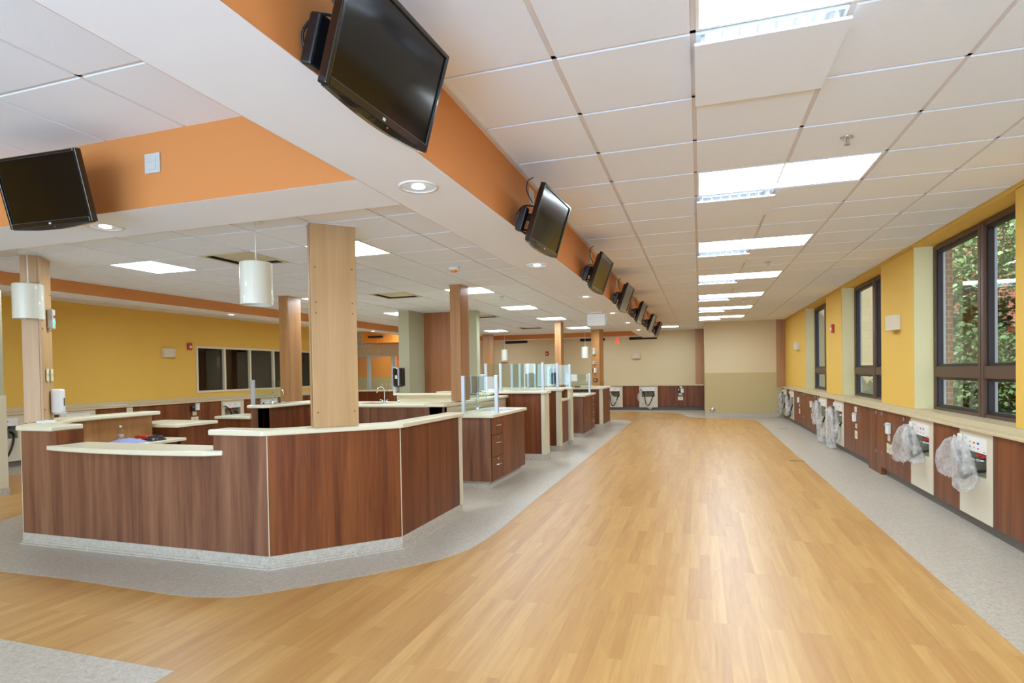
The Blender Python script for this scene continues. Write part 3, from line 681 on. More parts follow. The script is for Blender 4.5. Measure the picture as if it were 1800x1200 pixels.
# ================================================================ RECEPTION STATION
ZP = 1.02
rc = thing('reception_counter', 'large walnut reception counter with angled corners in the foreground', 'reception counter', (-4.48, 1.0, 0))
def RP(mb, name, m, parent=rc, bev=0, o=(-4.48, 1.0, 0)):
    for i, v in enumerate(mb.v): mb.v[i] = (v[0]-o[0], v[1]-o[1], v[2]-o[2])
    return mb.build(name, m, parent, bev)
TW = .11
def wallrun(a, b, z1, splits=(), m='walnut', z0=.1, parent=rc, t=TW, o=(-4.48, 1.0, 0), back='cherry_panel'):
    """front panels from a to b with thin pale seams between them, over a plain core"""
    a, b = Vector(a), Vector(b); d = (b-a).normalized(); n = Vector((-d.y, d.x)); L = (b-a).length
    RP(MB().obox(a+n*.02, b+n*.02, t-.024, .004, z1-.001), 'core', back, parent, 0, o)
    s = [0]+list(splits)+[L]
    for u, v in zip(s, s[1:]):
        g = .0015
        RP(MB().obox(a+d*(u+(g if u else 0)), a+d*(v-(g if v < L else 0)), .019, z0, z1), 'front_panel', m, parent, 0, o)
        if u: RP(MB().obox(a+d*(u-g)+n*.003, a+d*(u+g)+n*.003, .015, z0, z1), 'seam_strip', 'edge_cream', parent, 0, o)
R1, R2, R3 = (-3.13, .99), (-2.405, 1.73), (-2.392, 2.93)
L1, L2, L3 = (-5.83, .99), (-6.56, 1.73), (-6.57, 2.80)
wallrun((-5.83, .99), (-5.385, .99), ZP, (), 'walnut_grey')
wallrun((-5.385, .99), (-3.64, .99), .858, (.87,), 'walnut_grey')
wallrun((-3.64, .99), R1, ZP, (), 'walnut_grey')
wallrun(R1, R2, ZP); wallrun(R2, R3, ZP, (.50,))
wallrun(L2, L1, ZP); wallrun(L3, L2, ZP)
RP(MB().prism([(-5.385, .99), (-5.375, .99), (-5.375, 1.22), (-5.385, 1.22)], .858, ZP), 'return_panel', 'walnut')
RP(MB().prism([(-5.64, 1.10), (-5.385, 1.10), (-5.385, 1.22), (-5.64, 1.22)], .3, ZP), 'return_core', 'walnut')
RP(MB().prism([(-3.65, .995), (-3.638, .995), (-3.638, 1.12), (-3.65, 1.12)], .858, ZP), 'return_panel', 'walnut')
for p in (R1, R2, L1, L2):
    RP(MB().box(p[0]-.0025, p[1]-.0025, .1, p[0]+.0025, p[1]+.0025, ZP), 'corner_strip', 'edge_cream')
RP(MB().box(-2.51, 2.93, .1, -2.372, 2.975, ZP), 'end_post', 'beige_panel')
# inner face of the left wing and its light wood board
RP(MB().obox((-6.44, 2.80), (-6.44, 1.80), -.012, .1, ZP), 'inner_board', 'cherry')
RP(MB().obox((-5.80, 1.11), (-5.40, 1.11), .01, .1, ZP), 'inner_board', 'cherry_panel')
# cove base
cv = MB()
for a, b in ((L3, L2), (L2, L1), (L1, R1), (R1, R2), (R2, (-2.392, 2.98))):
    a, b = Vector(a), Vector(b); d = (b-a).normalized(); n = Vector((-d.y, d.x))
    for k, (o_, h) in enumerate(((.030, .012), (.014, .030), (.006, .10))):
        cv.obox(a-n*o_-d*o_*.4, b-n*o_+d*o_*.4, .05+o_, 0 if k == 0 else .012 if k == 1 else .03, h)
RP(cv, 'cove_base', 'vinyl_grey')
def top(poly, z0, z1, lab, m='top_cream', cat='countertop', grp=None, bev=.012, name='countertop'):
    c = (sum(p[0] for p in poly)/len(poly), sum(p[1] for p in poly)/len(poly))
    o = MB().prism([(x-c[0], y-c[1]) for x, y in poly], 0, z1-z0).build(name, m, None, bev); o.location = (c[0], c[1], z0)
    tag(o, lab, cat, grp); return o
top([(-3.665, .955), (-3.148, .955), (-2.37, 1.712), (-2.35, 2.985), (-2.535, 2.985), (-2.555, 1.80), (-3.215, 1.145), (-3.64, 1.145)], ZP, ZT, 'raised cream ledge on the right side of the reception counter, holding the nearest column')
nP = 14; low = [(-5.455+.0*0, .93)]
low = [(-5.445+(1.9)*i/nP, .945-.085*math.sin(PI*i/nP)**.8 if 0 < i < nP else .945+.0) for i in range(nP+1)]
low[-1] = (-3.555, .985)
top(low+[(-3.55, 1.02), (-3.64, 1.06), (-3.655, 1.25), (-5.37, 1.25), (-5.37, 1.0), (-5.445, .99)][:], .858, .900, 'lower bowed cream countertop in the middle of the reception counter', bev=.010)
cur = [(-6.35, 2.845), (-6.35, 2.1), (-6.335, 1.93), (-6.29, 1.80), (-6.20, 1.68), (-6.0, 1.47), (-5.86, 1.34), (-5.72, 1.26), (-5.40, 1.24)]
top([(-5.40, .955), (-5.845, .955), (-6.60, 1.715), (-6.61, 2.845)]+cur, ZP, ZT, 'raised cream ledge at the left end of the reception counter, under the leftmost column')
# small white tray at the leftmost column
o = MB().box(-.055, -.05, 0, .055, .05, .028).build('white_tray', 'white_plastic', None, .006); o.location = (-5.83, 1.20, ZT); tag(o, 'small white plastic box on the left ledge in front of the leftmost column', 'box')
# desk inside the station
dk = thing('desk', 'low cream desk inside the reception, under the left wing', 'desk', (-6.1, 2.2, 0))
RP(MB().prism([(-6.42, 1.85), (-6.05, 1.55), (-5.90, 1.70), (-5.90, 2.80), (-6.42, 2.80)], .715, .75), 'desktop', 'top_cream', dk, .006, (-6.1, 2.2, 0))
RP(MB().box(-6.0, 1.75, 0, -5.97, 2.78, .715), 'side_panel', 'walnut', dk, 0, (-6.1, 2.2, 0))
RP(MB().box(-6.40, 2.74, 0, -5.97, 2.77, .715), 'end_panel', 'walnut', dk, 0, (-6.1, 2.2, 0))
# clutter on the desk
def crumple(name, m, loc, sx, sy, h, lab, cat, seed):
    rnd = random.Random(seed); n = 12; mb = MB()
    for i in range(n+1):
        for j in range(n+1):
            x = (i/n-.5)*sx; y = (j/n-.5)*sy; e = math.sin(PI*i/n)*math.sin(PI*j/n)
            mb.v.append((x*(1+rnd.uniform(-.06, .06)), y*(1+rnd.uniform(-.06, .06)), .002+h*e**.4*rnd.uniform(.35, 1)))
    for i in range(n):
        for j in range(n): k = i*(n+1)+j; mb.f.append((k, k+1, k+n+2, k+n+1))
    k0 = len(mb.v); mb.v += [(-sx/2, -sy/2, 0), (sx/2, -sy/2, 0), (sx/2, sy/2, 0), (-sx/2, sy/2, 0)]; mb.f.append((k0, k0+1, k0+2, k0+3))
    o = mb.build(name, m, None, 0, True); o.location = loc; tag(o, lab, cat); return o
crumple('folded_cloth', 'cloth_blue', (-6.12, 2.22, .75), .26, .3, .06, 'crumpled blue-grey cloth lying on the desk inside the reception', 'cloth', 3)
crumple('plastic_wrap', 'bag_film', (-6.20, 1.88, .75), .2, .25, .03, 'clear crumpled plastic wrap on the desk inside the reception', 'plastic wrap', 5)
crumple('black_bag', 'black', (-6.02, 2.48, .75), .16, .2, .075, 'small black bag on the desk inside the reception', 'bag', 9)
o = MB().box(-.09, -.06, 0, .09, .06, .05).build('red_box', 'red', None, .008); o.location = (-6.22, 2.52, .75); tag(o, 'flat red box on the desk inside the reception', 'box')
bt = thing('water_bottle', 'pinkish clear bottle standing on the desk inside the reception', 'bottle', (-6.32, 2.30, .75))
MB().lathe([(.001, 0), (.032, 0), (.034, .02), (.034, .12), (.014, .155), (.012, .165)], n=18).build('bottle_body', 'glass', bt, smooth=True)
MB().lathe([(.001, .01), (.030, .01), (.030, .085), (.001, .085)], n=16).build('drink', mat('drink', '#B98C86', .3), bt, smooth=True)
MB().cyl((0,0,.165), (0,0,.185), .014).build('cap', 'white_plastic', bt)
# cabinet at the back of the left wing
cb = thing('storage_cabinet', 'dark walnut cabinet with a cream top behind the reception desk', 'cabinet', (-6.5, 3.1, 0))
O1 = (-6.5, 3.1, 0)
RP(MB().box(-6.92, 2.86, .1, -6.14, 3.42, .86), 'body', 'walnut', cb, 0, O1)
RP(MB().box(-6.10, 2.86, .1, -6.139, 3.42, .86), 'side_panel', 'walnut', cb, 0, O1)
RP(MB().prism([(-6.98, 2.82), (-6.07, 2.82), (-6.07, 3.45), (-6.98, 3.45)], .86, .90), 'top', 'top_cream', cb, .008, O1)
RP(MB().box(-6.90, 2.90, 0, -6.14, 3.38, .1), 'toe_kick', 'dark_grey', cb, 0, O1)

# ================================================================ MIDDLE ISLAND
isl = thing('island_counter', 'dark walnut island counter behind the reception', 'counter', (-4.6, 4.1, 0)); OI = (-4.6, 4.1, 0)
def IR(*a, **k): wallrun(*a, parent=isl, o=OI, **k)
IR((-6.72, 4.10), (-6.13, 4.10), .86, ()); IR((-6.13, 4.10), (-5.90, 4.10), 1.02, (), m='walnut_grey')
IR((-5.90, 4.10), (-5.90, 5.36), 1.02, (.62,)); IR((-5.90, 5.36), (-3.32, 5.36), .955, (.9, 1.9), m='walnut_grey')
IR((-3.32, 4.10), (-3.11, 4.10), 1.045, (), m='walnut_grey')
wallrun((-3.11, 4.10), (-3.11, 6.58), 1.045, (.5, 1.1, 1.7), m='beige_panel', parent=isl, o=OI, t=.20, back='beige_panel')
RP(MB().box(-3.12, 4.095, .1, -3.10, 4.12, 1.045), 'corner_post', 'walnut', isl, 0, OI)
c2 = MB()
for a, b in (((-6.72, 4.10), (-5.90, 4.10)), ((-5.90, 4.1), (-5.90, 5.36)), ((-5.90, 5.36), (-3.32, 5.36)), ((-3.32, 4.10), (-3.10, 4.10))):
    a, b = Vector(a), Vector(b); d = (b-a).normalized(); n = Vector((-d.y, d.x)); c2.obox(a-n*.01, b-n*.01, .05, 0, .1)
RP(c2, 'cove_base', 'vinyl_grey', isl, 0, OI)
top([(-6.76, 4.06), (-6.12, 4.06), (-6.12, 4.62), (-6.76, 4.62)], .86, .90, 'low cream countertop at the left end of the island, before the reddish column', grp='island countertops')
top([(-6.16, 4.05), (-5.88, 4.05), (-5.80, 4.12), (-5.80, 5.40), (-6.16, 5.40)], 1.02, 1.062, 'raised cream ledge under the reddish column on the island', grp='island countertops')
top([(-5.795, 5.32), (-3.335, 5.32), (-3.335, 6.35), (-5.795, 6.35)], .955, .995, 'long cream countertop with a sink, across the middle of the island', grp='island countertops')
top([(-3.36, 4.05), (-3.08, 4.05), (-3.06, 4.10), (-3.06, 6.585), (-3.33, 6.585), (-3.33, 4.45)], 1.045, 1.088, 'raised cream ledge along the sinks, under the second tall column', grp='island countertops')
bs = MB().box(-5.05, 6.36, 0, -3.34, 6.46, 1.10).build('low_partition', 'beige_panel', None); tag(bs, 'low beige partition behind the island sink', 'partition')
top([(-5.1, 6.31), (-3.30, 6.31), (-3.30, 6.51), (-5.1, 6.51)], 1.10, 1.135, 'cream cap ledge on the low beige partition behind the island sink')
ck = thing('wall_counter', 'dark counter with a cream ledge in front of the tall wood wall panel', 'counter', (-4.3, 7.5, 0)); O2 = (-4.3, 7.5, 0)
RP(MB().box(-5.18, 7.45, 0, -3.45, 7.70, 1.05), 'body', 'walnut', ck, 0, O2); RP(MB().box(-5.18, 7.41, 1.05, -3.42, 7.72, 1.09), 'ledge', 'top_cream', ck, .006, O2)

# ================================================================ SINKS, FAUCETS, DISPENSERS, GUARDS
def faucet(lab, loc, rz, grp='gooseneck faucets', h=.26, reach=.15):
    r = thing('faucet', lab, 'faucet', loc, rz, grp)
    MB().lathe([(.001, 0), (.026, 0), (.024, .012), (.012, .03), (.011, .05)], n=16).build('base', 'chrome', r, smooth=True)
    pts = [(0, 0, .04), (0, 0, h-.05)]+[(0, -reach/2*(1-math.cos(PI*k/8)), h-.05+.055*math.sin(PI*k/8)) for k in range(1, 9)]+[(0, -reach, h-.09)]
    MB().tube(pts, .0085, 10).build('spout', 'chrome', r, smooth=True)
    for s in (-1, 1):
        m = MB().cyl((s*.055, 0, 0), (s*.055, 0, .035), .012).cyl((s*.055, 0, .035), (s*.10, -.02, .05), .006); m.build('handle', 'chrome', r, smooth=True)
    return r
def sink(lab, loc, w=.5, d=.4, rz=0):
    r = thing('sink', lab, 'sink', loc, rz, 'steel sinks')
    m = MB(); t = .018; dp = .10
    m.box(-w/2-.02, -d/2-.02, 0, w/2+.02, -d/2, .004).box(-w/2-.02, d/2, 0, w/2+.02, d/2+.02, .004).box(-w/2-.02, -d/2, 0, -w/2, d/2, .004).box(w/2, -d/2, 0, w/2+.02, d/2, .004)
    m.build('rim', 'sink_steel', r, .002)
    B('bowl', 'sink_steel', -w/2, -d/2, .0005, w/2, d/2, .0025, r); MB().lathe([(.001, .0035), (.03, .0035), (.036, .0026)], n=16).build('drain', 'steel', r); return r
def guard(lab, a, b, z0, h, grp, mid=()):
    """glass splash guard between aluminium posts"""
    r = thing('glass_guard', lab, 'glass partition', (a[0], a[1], z0), 0, grp); a, b = Vector(a), Vector(b); d = b-a; L = d.length; d.normalize()
    for u in [0]+list(mid)+[L]:
        p = d*u; MB().box(p.x-.022, p.y-.022, 0, p.x+.022, p.y+.022, h).build('post', 'aluminium', r, .003)
        MB().box(p.x-.034, p.y-.034, 0, p.x+.034, p.y+.034, .006).build('foot', 'aluminium', r, .002)
    n = Vector((-d.y, d.x)); s = [0]+list(mid)+[L]
    for u, v in zip(s, s[1:]):
        MB().obox(d*(u+.023)-n*.003, d*(v-.023)-n*.003, .006, .03, h-.015).build('pane', 'glass', r)
    return r
def towel(lab, loc, rz, m='black_gloss', h=.34, w=.26, d=.16):
    r = thing('towel_dispenser', lab, 'towel dispenser', loc, rz, 'towel dispensers')
    n = 12; P = [(-w/2, 0)]+[(-w/2*math.cos(PI*i/n), -d*math.sin(PI*i/n)**.55) for i in range(1, n)]+[(w/2, 0)]
    MB().prism(P, -h/2, h/2).build('cover', m, r, .012); B('window_strip', 'grey_plastic', -.02, -d-.004, -.03, .02, -d+.002, .03, r)
    B('tray', 'dark_grey', -w*.3, -d*.8, -h/2-.012, w*.3, -.01, -h/2, r); return r
def soap(lab, loc, rz, m='white_plastic'):
    r = thing('soap_dispenser', lab, 'soap dispenser', loc, rz, 'soap dispensers')
    MB().box(-.055, -.10, -.11, .055, 0, .13).build('body', m, r, .02); B('level_window', 'dark_grey', -.02, -.102, -.04, .02, -.099, .04, r)
    B('push_bar', 'grey_plastic', -.045, -.115, -.125, .045, -.02, -.10, r, .006); return r

def sink_cabinet(lab, x0, x1, y0, y1, zt, drawers_first=True, toplab=''):
    c = ((x0+x1)/2, (y0+y1)/2, 0); r = thing('sink_cabinet', lab, 'cabinet', c, 0, 'walnut sink cabinets')
    def A(mb, n, m, bev=0, par=r): return RP(mb, n, m, par, bev, c)
    A(MB().box(x0, y0+.02, .1, x1-.024, y1, zt), 'body', 'walnut'); A(MB().box(x1-.024, y0+.004, .1, x1-.02, y1-.002, zt), 'gap_shade', 'black_slot'); A(MB().box(x0, y0, .1, x1-.022, y0+.019, zt), 'end_panel', 'walnut_grey')  # black sheet behind doors and drawers paints the shade in their gaps
    A(MB().box(x0, y0+.03, 0, x1-.06, y1-.02, .1), 'toe_kick', 'vinyl_grey')
    s = .40; f = x1-.02
    dy = (y0+.005, y0+s) if drawers_first else (y1-s, y1-.005)
    zz = [.103, .40, .68, zt-.006] if drawers_first else [.103, .37, .58, .75, zt-.006]
    for a, b in zip(zz, zz[1:]):
        dd = A(MB().box(f, dy[0]+.012, a+.004, f+.02, dy[1]-.004, b-.003), 'drawer', 'cherry_panel' if False else 'walnut')
        ym = (dy[0]+dy[1])/2; zm = b-.10 if b-a > .2 else (a+b)/2
        A(MB().tube([(f+.02, ym-.06, zm), (f+.045, ym-.058, zm), (f+.045, ym+.058, zm), (f+.02, ym+.06, zm)], .0065, 8), 'handle', 'chrome', 0, dd)
        A(MB().cyl((f+.02, ym, b-.035), (f+.026, ym, b-.035), .011), 'lock', 'chrome', 0, dd)
    oy = (y0+s, y1-.004) if drawers_first else (y0+.005, y1-s)
    A(MB().box(f, oy[0]+.004, .103, f+.02, oy[1]-.002, zt-.006), 'door', 'walnut')
    t = top([(x0, y0-.035), (x1+.012, y0-.035), (x1+.03, y0-.015), (x1+.03, y1+.03), (x0, y1+.03)], zt, zt+.042, toplab, grp='sink cabinet countertops', bev=.008)
    return r
sink_cabinet('walnut sink cabinet with three drawers and a door, right behind the reception counter', -3.09, -2.475, 4.17, 5.57, .905, True, 'cream countertop with the nearest steel sink')
sink('nearest steel sink, in the counter right behind the reception', (-2.70, 4.98, .947), .40, .52)
faucet('chrome gooseneck faucet of the nearest sink', (-3.0, 4.98, .947), PI/2)
guard('low glass splash guard on the nearest sink counter, between two aluminium posts', (-2.965, 4.42), (-2.50, 4.42), .947, .49, 'glass splash guards')
towel('dark towel dispenser beside the post of the nearest sink', (-3.20, 5.15, 1.30), PI*.75, 'steel', .27, .2, .14)
soap('grey soap dispenser beside the dark towel dispenser', (-3.13, 5.42, 1.32), PI*.6, 'grey_plastic')
MB_ = MB().box(-3.235, 5.10, 1.088, -3.205, 5.13, 1.45).build('dispenser_stand', 'aluminium', None); tag(MB_, 'thin aluminium stand carrying the dark towel dispenser by the nearest sink', 'stand')
MB_ = MB().box(-3.164, 5.402, 1.088, -3.139, 5.427, 1.42).build('dispenser_stand', 'aluminium', None); tag(MB_, 'thin aluminium stand carrying the grey soap dispenser', 'stand')

def partition(lab, x0, x1, y0, y1, zt, toplab, post=True):
    c = ((x0+x1)/2, (y0+y1)/2, 0); r = thing('walnut_partition', lab, 'partition', c, 0, 'walnut half-height partitions')
    xe = x1-.075 if post else x1
    RP(MB().box(x0, y0, .1, xe, y1, zt), 'panel', 'walnut', r, 0, c)
    if post:
        RP(MB().box(xe, y0-.012, .1, x1-.012, y1+.004, zt), 'end_post', 'beige_panel', r, .003, c); RP(MB().box(x1-.012, y0+.03, .1, x1, y1+.012, zt), 'edge_strip', 'edge_cream', r, 0, c)
    RP(MB().box(x0, y0-.012, 0, x1+.01, y1+.012, .1), 'cove_base', 'vinyl_grey', r, .004, c)
    top([(x0, y0-.045), (x1+.035, y0-.045), (x1+.035, y1+.04), (x0, y1+.04)], zt, zt+.042, toplab, grp='partition ledges', bev=.008); return r
partition('dark walnut half-height partition just beyond the nearest sink', -4.4, -2.43, 6.63, 6.86, 1.112, 'cream ledge on the first half-height partition, carrying glass')
guard('tall glass screen on the first half-height partition', (-3.52, 6.74), (-2.50, 6.74), 1.154, .475, 'glass screens on the partitions', (.27,))
partition('second dark walnut half-height partition beside the beige niche', -4.4, -2.44, 7.71, 7.86, 1.112, 'cream ledge on the second half-height partition')
guard('glass screen on the second half-height partition', (-3.39, 7.79), (-2.50, 7.79), 1.154, .475, 'glass screens on the partitions', (.16, .32))
partition('third narrow walnut partition beyond the beige niche', -4.0, -2.425, 8.62, 8.77, 1.112, 'cream ledge on the third half-height partition')
guard('glass screen on the third half-height partition', (-3.19, 8.70), (-2.47, 8.70), 1.154, .46, 'glass screens on the partitions')
nc = thing('niche_cabinet', 'small walnut cabinet with a beige niche between two partitions', 'cabinet', (-2.75, 8.2, 0)); O3 = (-2.75, 8.2, 0)
RP(MB().box(-3.1, 7.88, .1, -2.49, 8.60, .905), 'body', 'walnut', nc, 0, O3); RP(MB().box(-3.1, 7.88, .905, -2.455, 8.60, .945), 'top', 'top_cream', nc, .006, O3)
RP(MB().box(-3.1, 7.88, .945, -2.62, 8.60, 1.10), 'niche_back', 'beige_panel', nc, 0, O3); RP(MB().box(-3.1, 7.88, 0, -2.50, 8.60, .1), 'cove_base', 'vinyl_grey', nc, 0, O3)
towel('dark towel dispenser behind the far glass screens', (-3.02, 9.2, 1.38), PI*.6, 'dark_grey', .32, .2, .14)
MB_ = MB().box(-3.06, 9.19, 0, -3.03, 9.22, 1.56).build('dispenser_stand', 'aluminium', None); tag(MB_, 'aluminium stand carrying the far dark towel dispenser', 'stand')
sink_cabinet('walnut sink cabinet with a column of drawers at its far end, beyond the partitions', -3.1, -2.43, 9.96, 11.29, .900, False, 'cream countertop of the far sink cabinet')
sink('steel sink in the far sink cabinet', (-2.70, 10.6, .942), .36, .45)
faucet('chrome faucet of the far sink', (-3.0, 10.6, .942), PI/2)
guard('low glass splash guard on the far sink cabinet', (-3.02, 10.9), (-2.475, 10.9), .942, .47, 'glass splash guards')
eb = thing('end_counter', 'walnut end block of the counters with a cream ledge, before the far wall', 'counter', (-2.7, 12.6, 0)); O4 = (-2.7, 12.6, 0)
RP(MB().box(-3.3, 12.04, .1, -2.44, 12.16, 1.0), 'end_panel', 'walnut', eb, 0, O4); RP(MB().box(-2.44, 12.03, .1, -2.36, 12.17, 1.0), 'end_post', 'beige_panel', eb, .003, O4)
RP(MB().box(-2.50, 12.17, .1, -2.35, 13.25, 1.0), 'side_panel', 'walnut', eb, 0, O4); RP(MB().box(-2.52, 12.03, 0, -2.335, 13.25, .1), 'cove_base', 'vinyl_grey', eb, 0, O4)
RP(MB().obox((-2.35, 13.25), (-2.95, 13.95), .12, .1, 1.0), 'angled_panel', 'walnut', eb, 0, O4)
RP(MB().box(-3.3, 12.5, .1, -3.18, 13.6, .95), 'inner_panel', 'cherry_panel', eb, 0, O4)
top([(-3.3, 11.99), (-2.32, 11.99), (-2.31, 13.27), (-2.95, 14.05), (-3.3, 14.2), (-3.3, 12.5), (-2.6, 12.5), (-2.6, 12.2), (-3.3, 12.2)][:5]+[(-3.3, 13.9), (-3.0, 13.7), (-2.6, 13.2), (-2.6, 12.25), (-3.3, 12.25)], 1.0, 1.042, 'cream ledge on the end block, below the far column with devices', bev=.006)
# island sink, faucets, dispensers behind
sink('steel sink in the long island countertop', (-5.07, 5.72, .995), .45, .36)
faucet('chrome faucet on the island, right of the nearest column', (-5.07, 5.98, .995), -PI*.12)
soap_pump = thing('soap_pump', 'small chrome soap pump beside the island faucet', 'soap dispenser', (-4.80, 5.98, .995))
MB().lathe([(.001, 0), (.02, 0), (.018, .03), (.008, .04)], n=14).build('base', 'chrome', soap_pump, smooth=True); MB().tube([(0,0,.03), (0,0,.09), (0,-.03,.10), (0,-.06,.09)], .006).build('spout', 'chrome', soap_pump, smooth=True)
st = MB().box(-5.14, 6.39, 1.135, -5.09, 6.43, 1.60).build('dispenser_stand', 'aluminium', None); tag(st, 'aluminium post carrying the black towel dispenser by the grey-green pillar', 'stand')
towel('black rounded towel dispenser left of the grey-green pillar', (-5.00, 6.40, 1.42), 0, 'black_gloss', .32, .2, .14)
faucet('curved chrome faucet left of the reddish column', (-6.02, 4.42, 1.062), PI*.5, h=.22, reach=.19)
guard('small glass guard on the island ledge left of the reddish column', (-6.115, 4.13), (-6.115, 4.75), 1.062, .36, 'glass splash guards')
cn = MB().cyl((0,0,0), (0,0,.16), .035, n=18).build('metal_canister', 'steel', None, .003); cn.location = (-5.86, 5.22, 1.062); tag(cn, 'brushed metal canister on the island ledge, just left of the nearest column', 'canister')

# ================================================================ WALL CONSOLES
# one run = local frame: x along the wall (image left to right), y into the wall, z up; faces local -y
def frame_pt(org, rz, x, y): c, s = math.cos(rz), math.sin(rz); return (org[0]+c*x-s*y, org[1]+s*x+c*y)
def wood_cab(lab, org, rz, w, depth=.20, zb=.105, zt=.885, grp='walnut wall cabinets', hinges=(), seam=True):
    r = thing('wall_cabinet', lab, 'cabinet', (*org, 0), rz, grp)
    B('body', 'walnut', .0, .018, zb, w, depth, zt, r); B('door', 'walnut', .0015, 0, zb, w-.0015, .017, zt, r)
    B('toe_kick', 'toe_grey', 0, .06, .0, w, depth, zb-.001, r)
    for x in hinges:
        for z in (.30, .835):
            MB().box(x-.006, -.006, z-.022, x+.006, .001, z-.012).box(x-.006, -.006, z+.012, x+.006, .001, z+.022).box(x-.003, -.006, z-.012, x+.003, .001, z+.012).build('hinge', 'steel', r)
    return r
def dialysis(lab, org, rz, w=.66, depth=.20, hose=0, detail=True):
    """service wall box: pale frame, white label strip with coloured ports, open cavity with couplings"""
    r = thing('service_box', lab, 'wall service box', (*org, 0), rz, 'pale service boxes in the wall cabinets')
    zb, zt = .105, .885; a, b = w*.145, w*.835; z0, z1, z2 = .49, .70, .832; d = depth-.005
    MB().box(.002, -.004, zb, a, .02, zt).box(b, -.004, zb, w-.002, .02, zt).box(a, -.004, zb, b, .02, z0).box(a, -.004, z2, b, .02, zt).build('front_frame', 'beige_box', r)
    MB().box(0, d-.01, .12, w, d, zt).box(a-.01, .02, z0-.012, b+.01, d, z0).box(a-.012, .02, z0, a, d, z2).box(b, .02, z0, b+.012, d, z2).box(a, .02, z2, b, d, z2+.01).build('cavity', 'wall_sage', r)
    B('toe_kick', 'toe_grey', 0, .06, 0, w, depth, zb-.001, r)
    lp = B('label_plate', 'white_plastic', a, -.006, z1, b, .006, z2, r)
    W_ = b-a
    for q, (u, v, col, s) in enumerate([(.30, .62, 'yellow', .017), (.48, .60, 'red_bright', .017), (.66, .60, 'blue', .019), (.30, .30, 'dark_grey', .011), (.48, .28, 'amber', .012), (.66, .26, 'red', .012)]):
        if not detail and q % 2: continue
        x = a+W_*u; z = z1+(z2-z1)*v
        MB().box(x-s, -.0075, z-s*.45, x+s, -.006, z+s*.45).build('port_mark', col, lp)
    if detail:
        MB().box(a+.02, -.007, z2-.022, a+.07, -.006, z2-.018).box(a+.02, -.007, z2-.032, a+.06, -.006, z2-.029).box(b-.05, -.007, z1+.012, b-.015, -.006, z1+.018).build('print', 'blue', lp)
    for u, col in ((.45, 'red_bright'), (.68, 'red_bright'), (.86, 'blue')):
        x = a+W_*u; MB().cyl((x, .10, z1-.02), (x, .02, z1-.035), .02, .016).build('coupling', col, r, smooth=True)
    MB().cyl((a+W_*.35, d-.03, z0+.12), (a+W_*.35, .03, z0+.12), .022, .018).cyl((a+W_*.35, .03, z0+.12), (a+W_*.30, .015, z0+.14), .010).build('valve', 'steel', r, smooth=True)
    MB().box(a-.075, -.03, zt-.12, a-.035, -.004, zt-.05).box(a-.068, -.06, zt-.118, a-.042, -.03, zt-.108).build('hook', 'white_plastic', r, .003)
    x = b-.02
    P = [(x, d-.03, z0+.10), (x-.06, .05, z0+.075), (x-.16, -.04, z0+.03), (x-.26, -.07, z0-.05), (x-.32, -.07, z0-.02), (x-.34, -.06, z0+.15), (a-.05, -.05, zt-.12)]
    Q = [Vector(p) for p in P]
    if hose == 2: Q = [Vector(p) for p in [(x, d-.03, z0+.10), (x-.03, .0, z0+.05), (x-.10, -.05, z0-.15), (x-.20, -.06, z0-.34), (x-.28, -.06, z0-.30), (x-.32, -.06, z0-.1), (x-.34, -.06, z0+.15), (a-.05, -.05, zt-.12)]]
    for _ in range(3):
        R_ = [Q[0]]
        for i in range(len(Q)-1): R_ += [Q[i]*.75+Q[i+1]*.25, Q[i]*.25+Q[i+1]*.75]
        Q = R_+[Q[-1]]
    MB().tube(Q, .016, 10).build('hose', 'black', r, smooth=True)
    return r
def bag(lab, org, rz, lobes, seed, grp='clear plastic bags over the hoses'):
    """crumpled clear bag hanging from a hook; lobes: list of (x, z, half width) stations from the gathered top down"""
    rnd = random.Random(seed); r = thing('plastic_bag', lab, 'plastic bag', (*org, 0), rz, grp)
    for lobe in lobes:
        mb = MB(); n = 26; rows = []
        K = len(lobe)-1; steps = 26
        ph = [rnd.uniform(0, 6.28) for _ in range(6)]
        for s in range(steps+1):
            t = s/steps*K; i = min(int(t), K-1); f = t-i; f = f*f*(3-2*f)
            x, z, w = [lobe[i][q]*(1-f)+lobe[i+1][q]*f for q in range(3)]
            for j in range(n):
                a = 2*PI*j/n
                wr = 1+.14*math.sin(4*a+ph[0]+s*.12)+.08*math.sin(7*a+ph[1]-s*.2)+.03*math.sin(12*a+ph[2]+s*.5)+rnd.uniform(-.02, .02)
                dx = math.cos(a)*w*wr; dy = math.sin(a)*min(w*.55, .062)*wr
                mb.v.append((x+dx, -.085+dy, z+.010*math.sin(3*a+ph[3]+s*.4)+rnd.uniform(-.004, .004)))
        for s in range(steps):
            for j in range(n): mb.f.append((s*n+j, s*n+(j+1) % n, (s+1)*n+(j+1) % n, (s+1)*n+j))
        mb.f.append(tuple(steps*n+j for j in range(n)))
        o = mb.build('film', 'bag_film', r, smooth=True)
        for p in o.data.polygons: p.use_smooth = (p.index % 7) != 0
    return r
XC = 2.36; RZR = -PI/2
def RC(y_near, y_far): return (XC, y_far), y_far-y_near
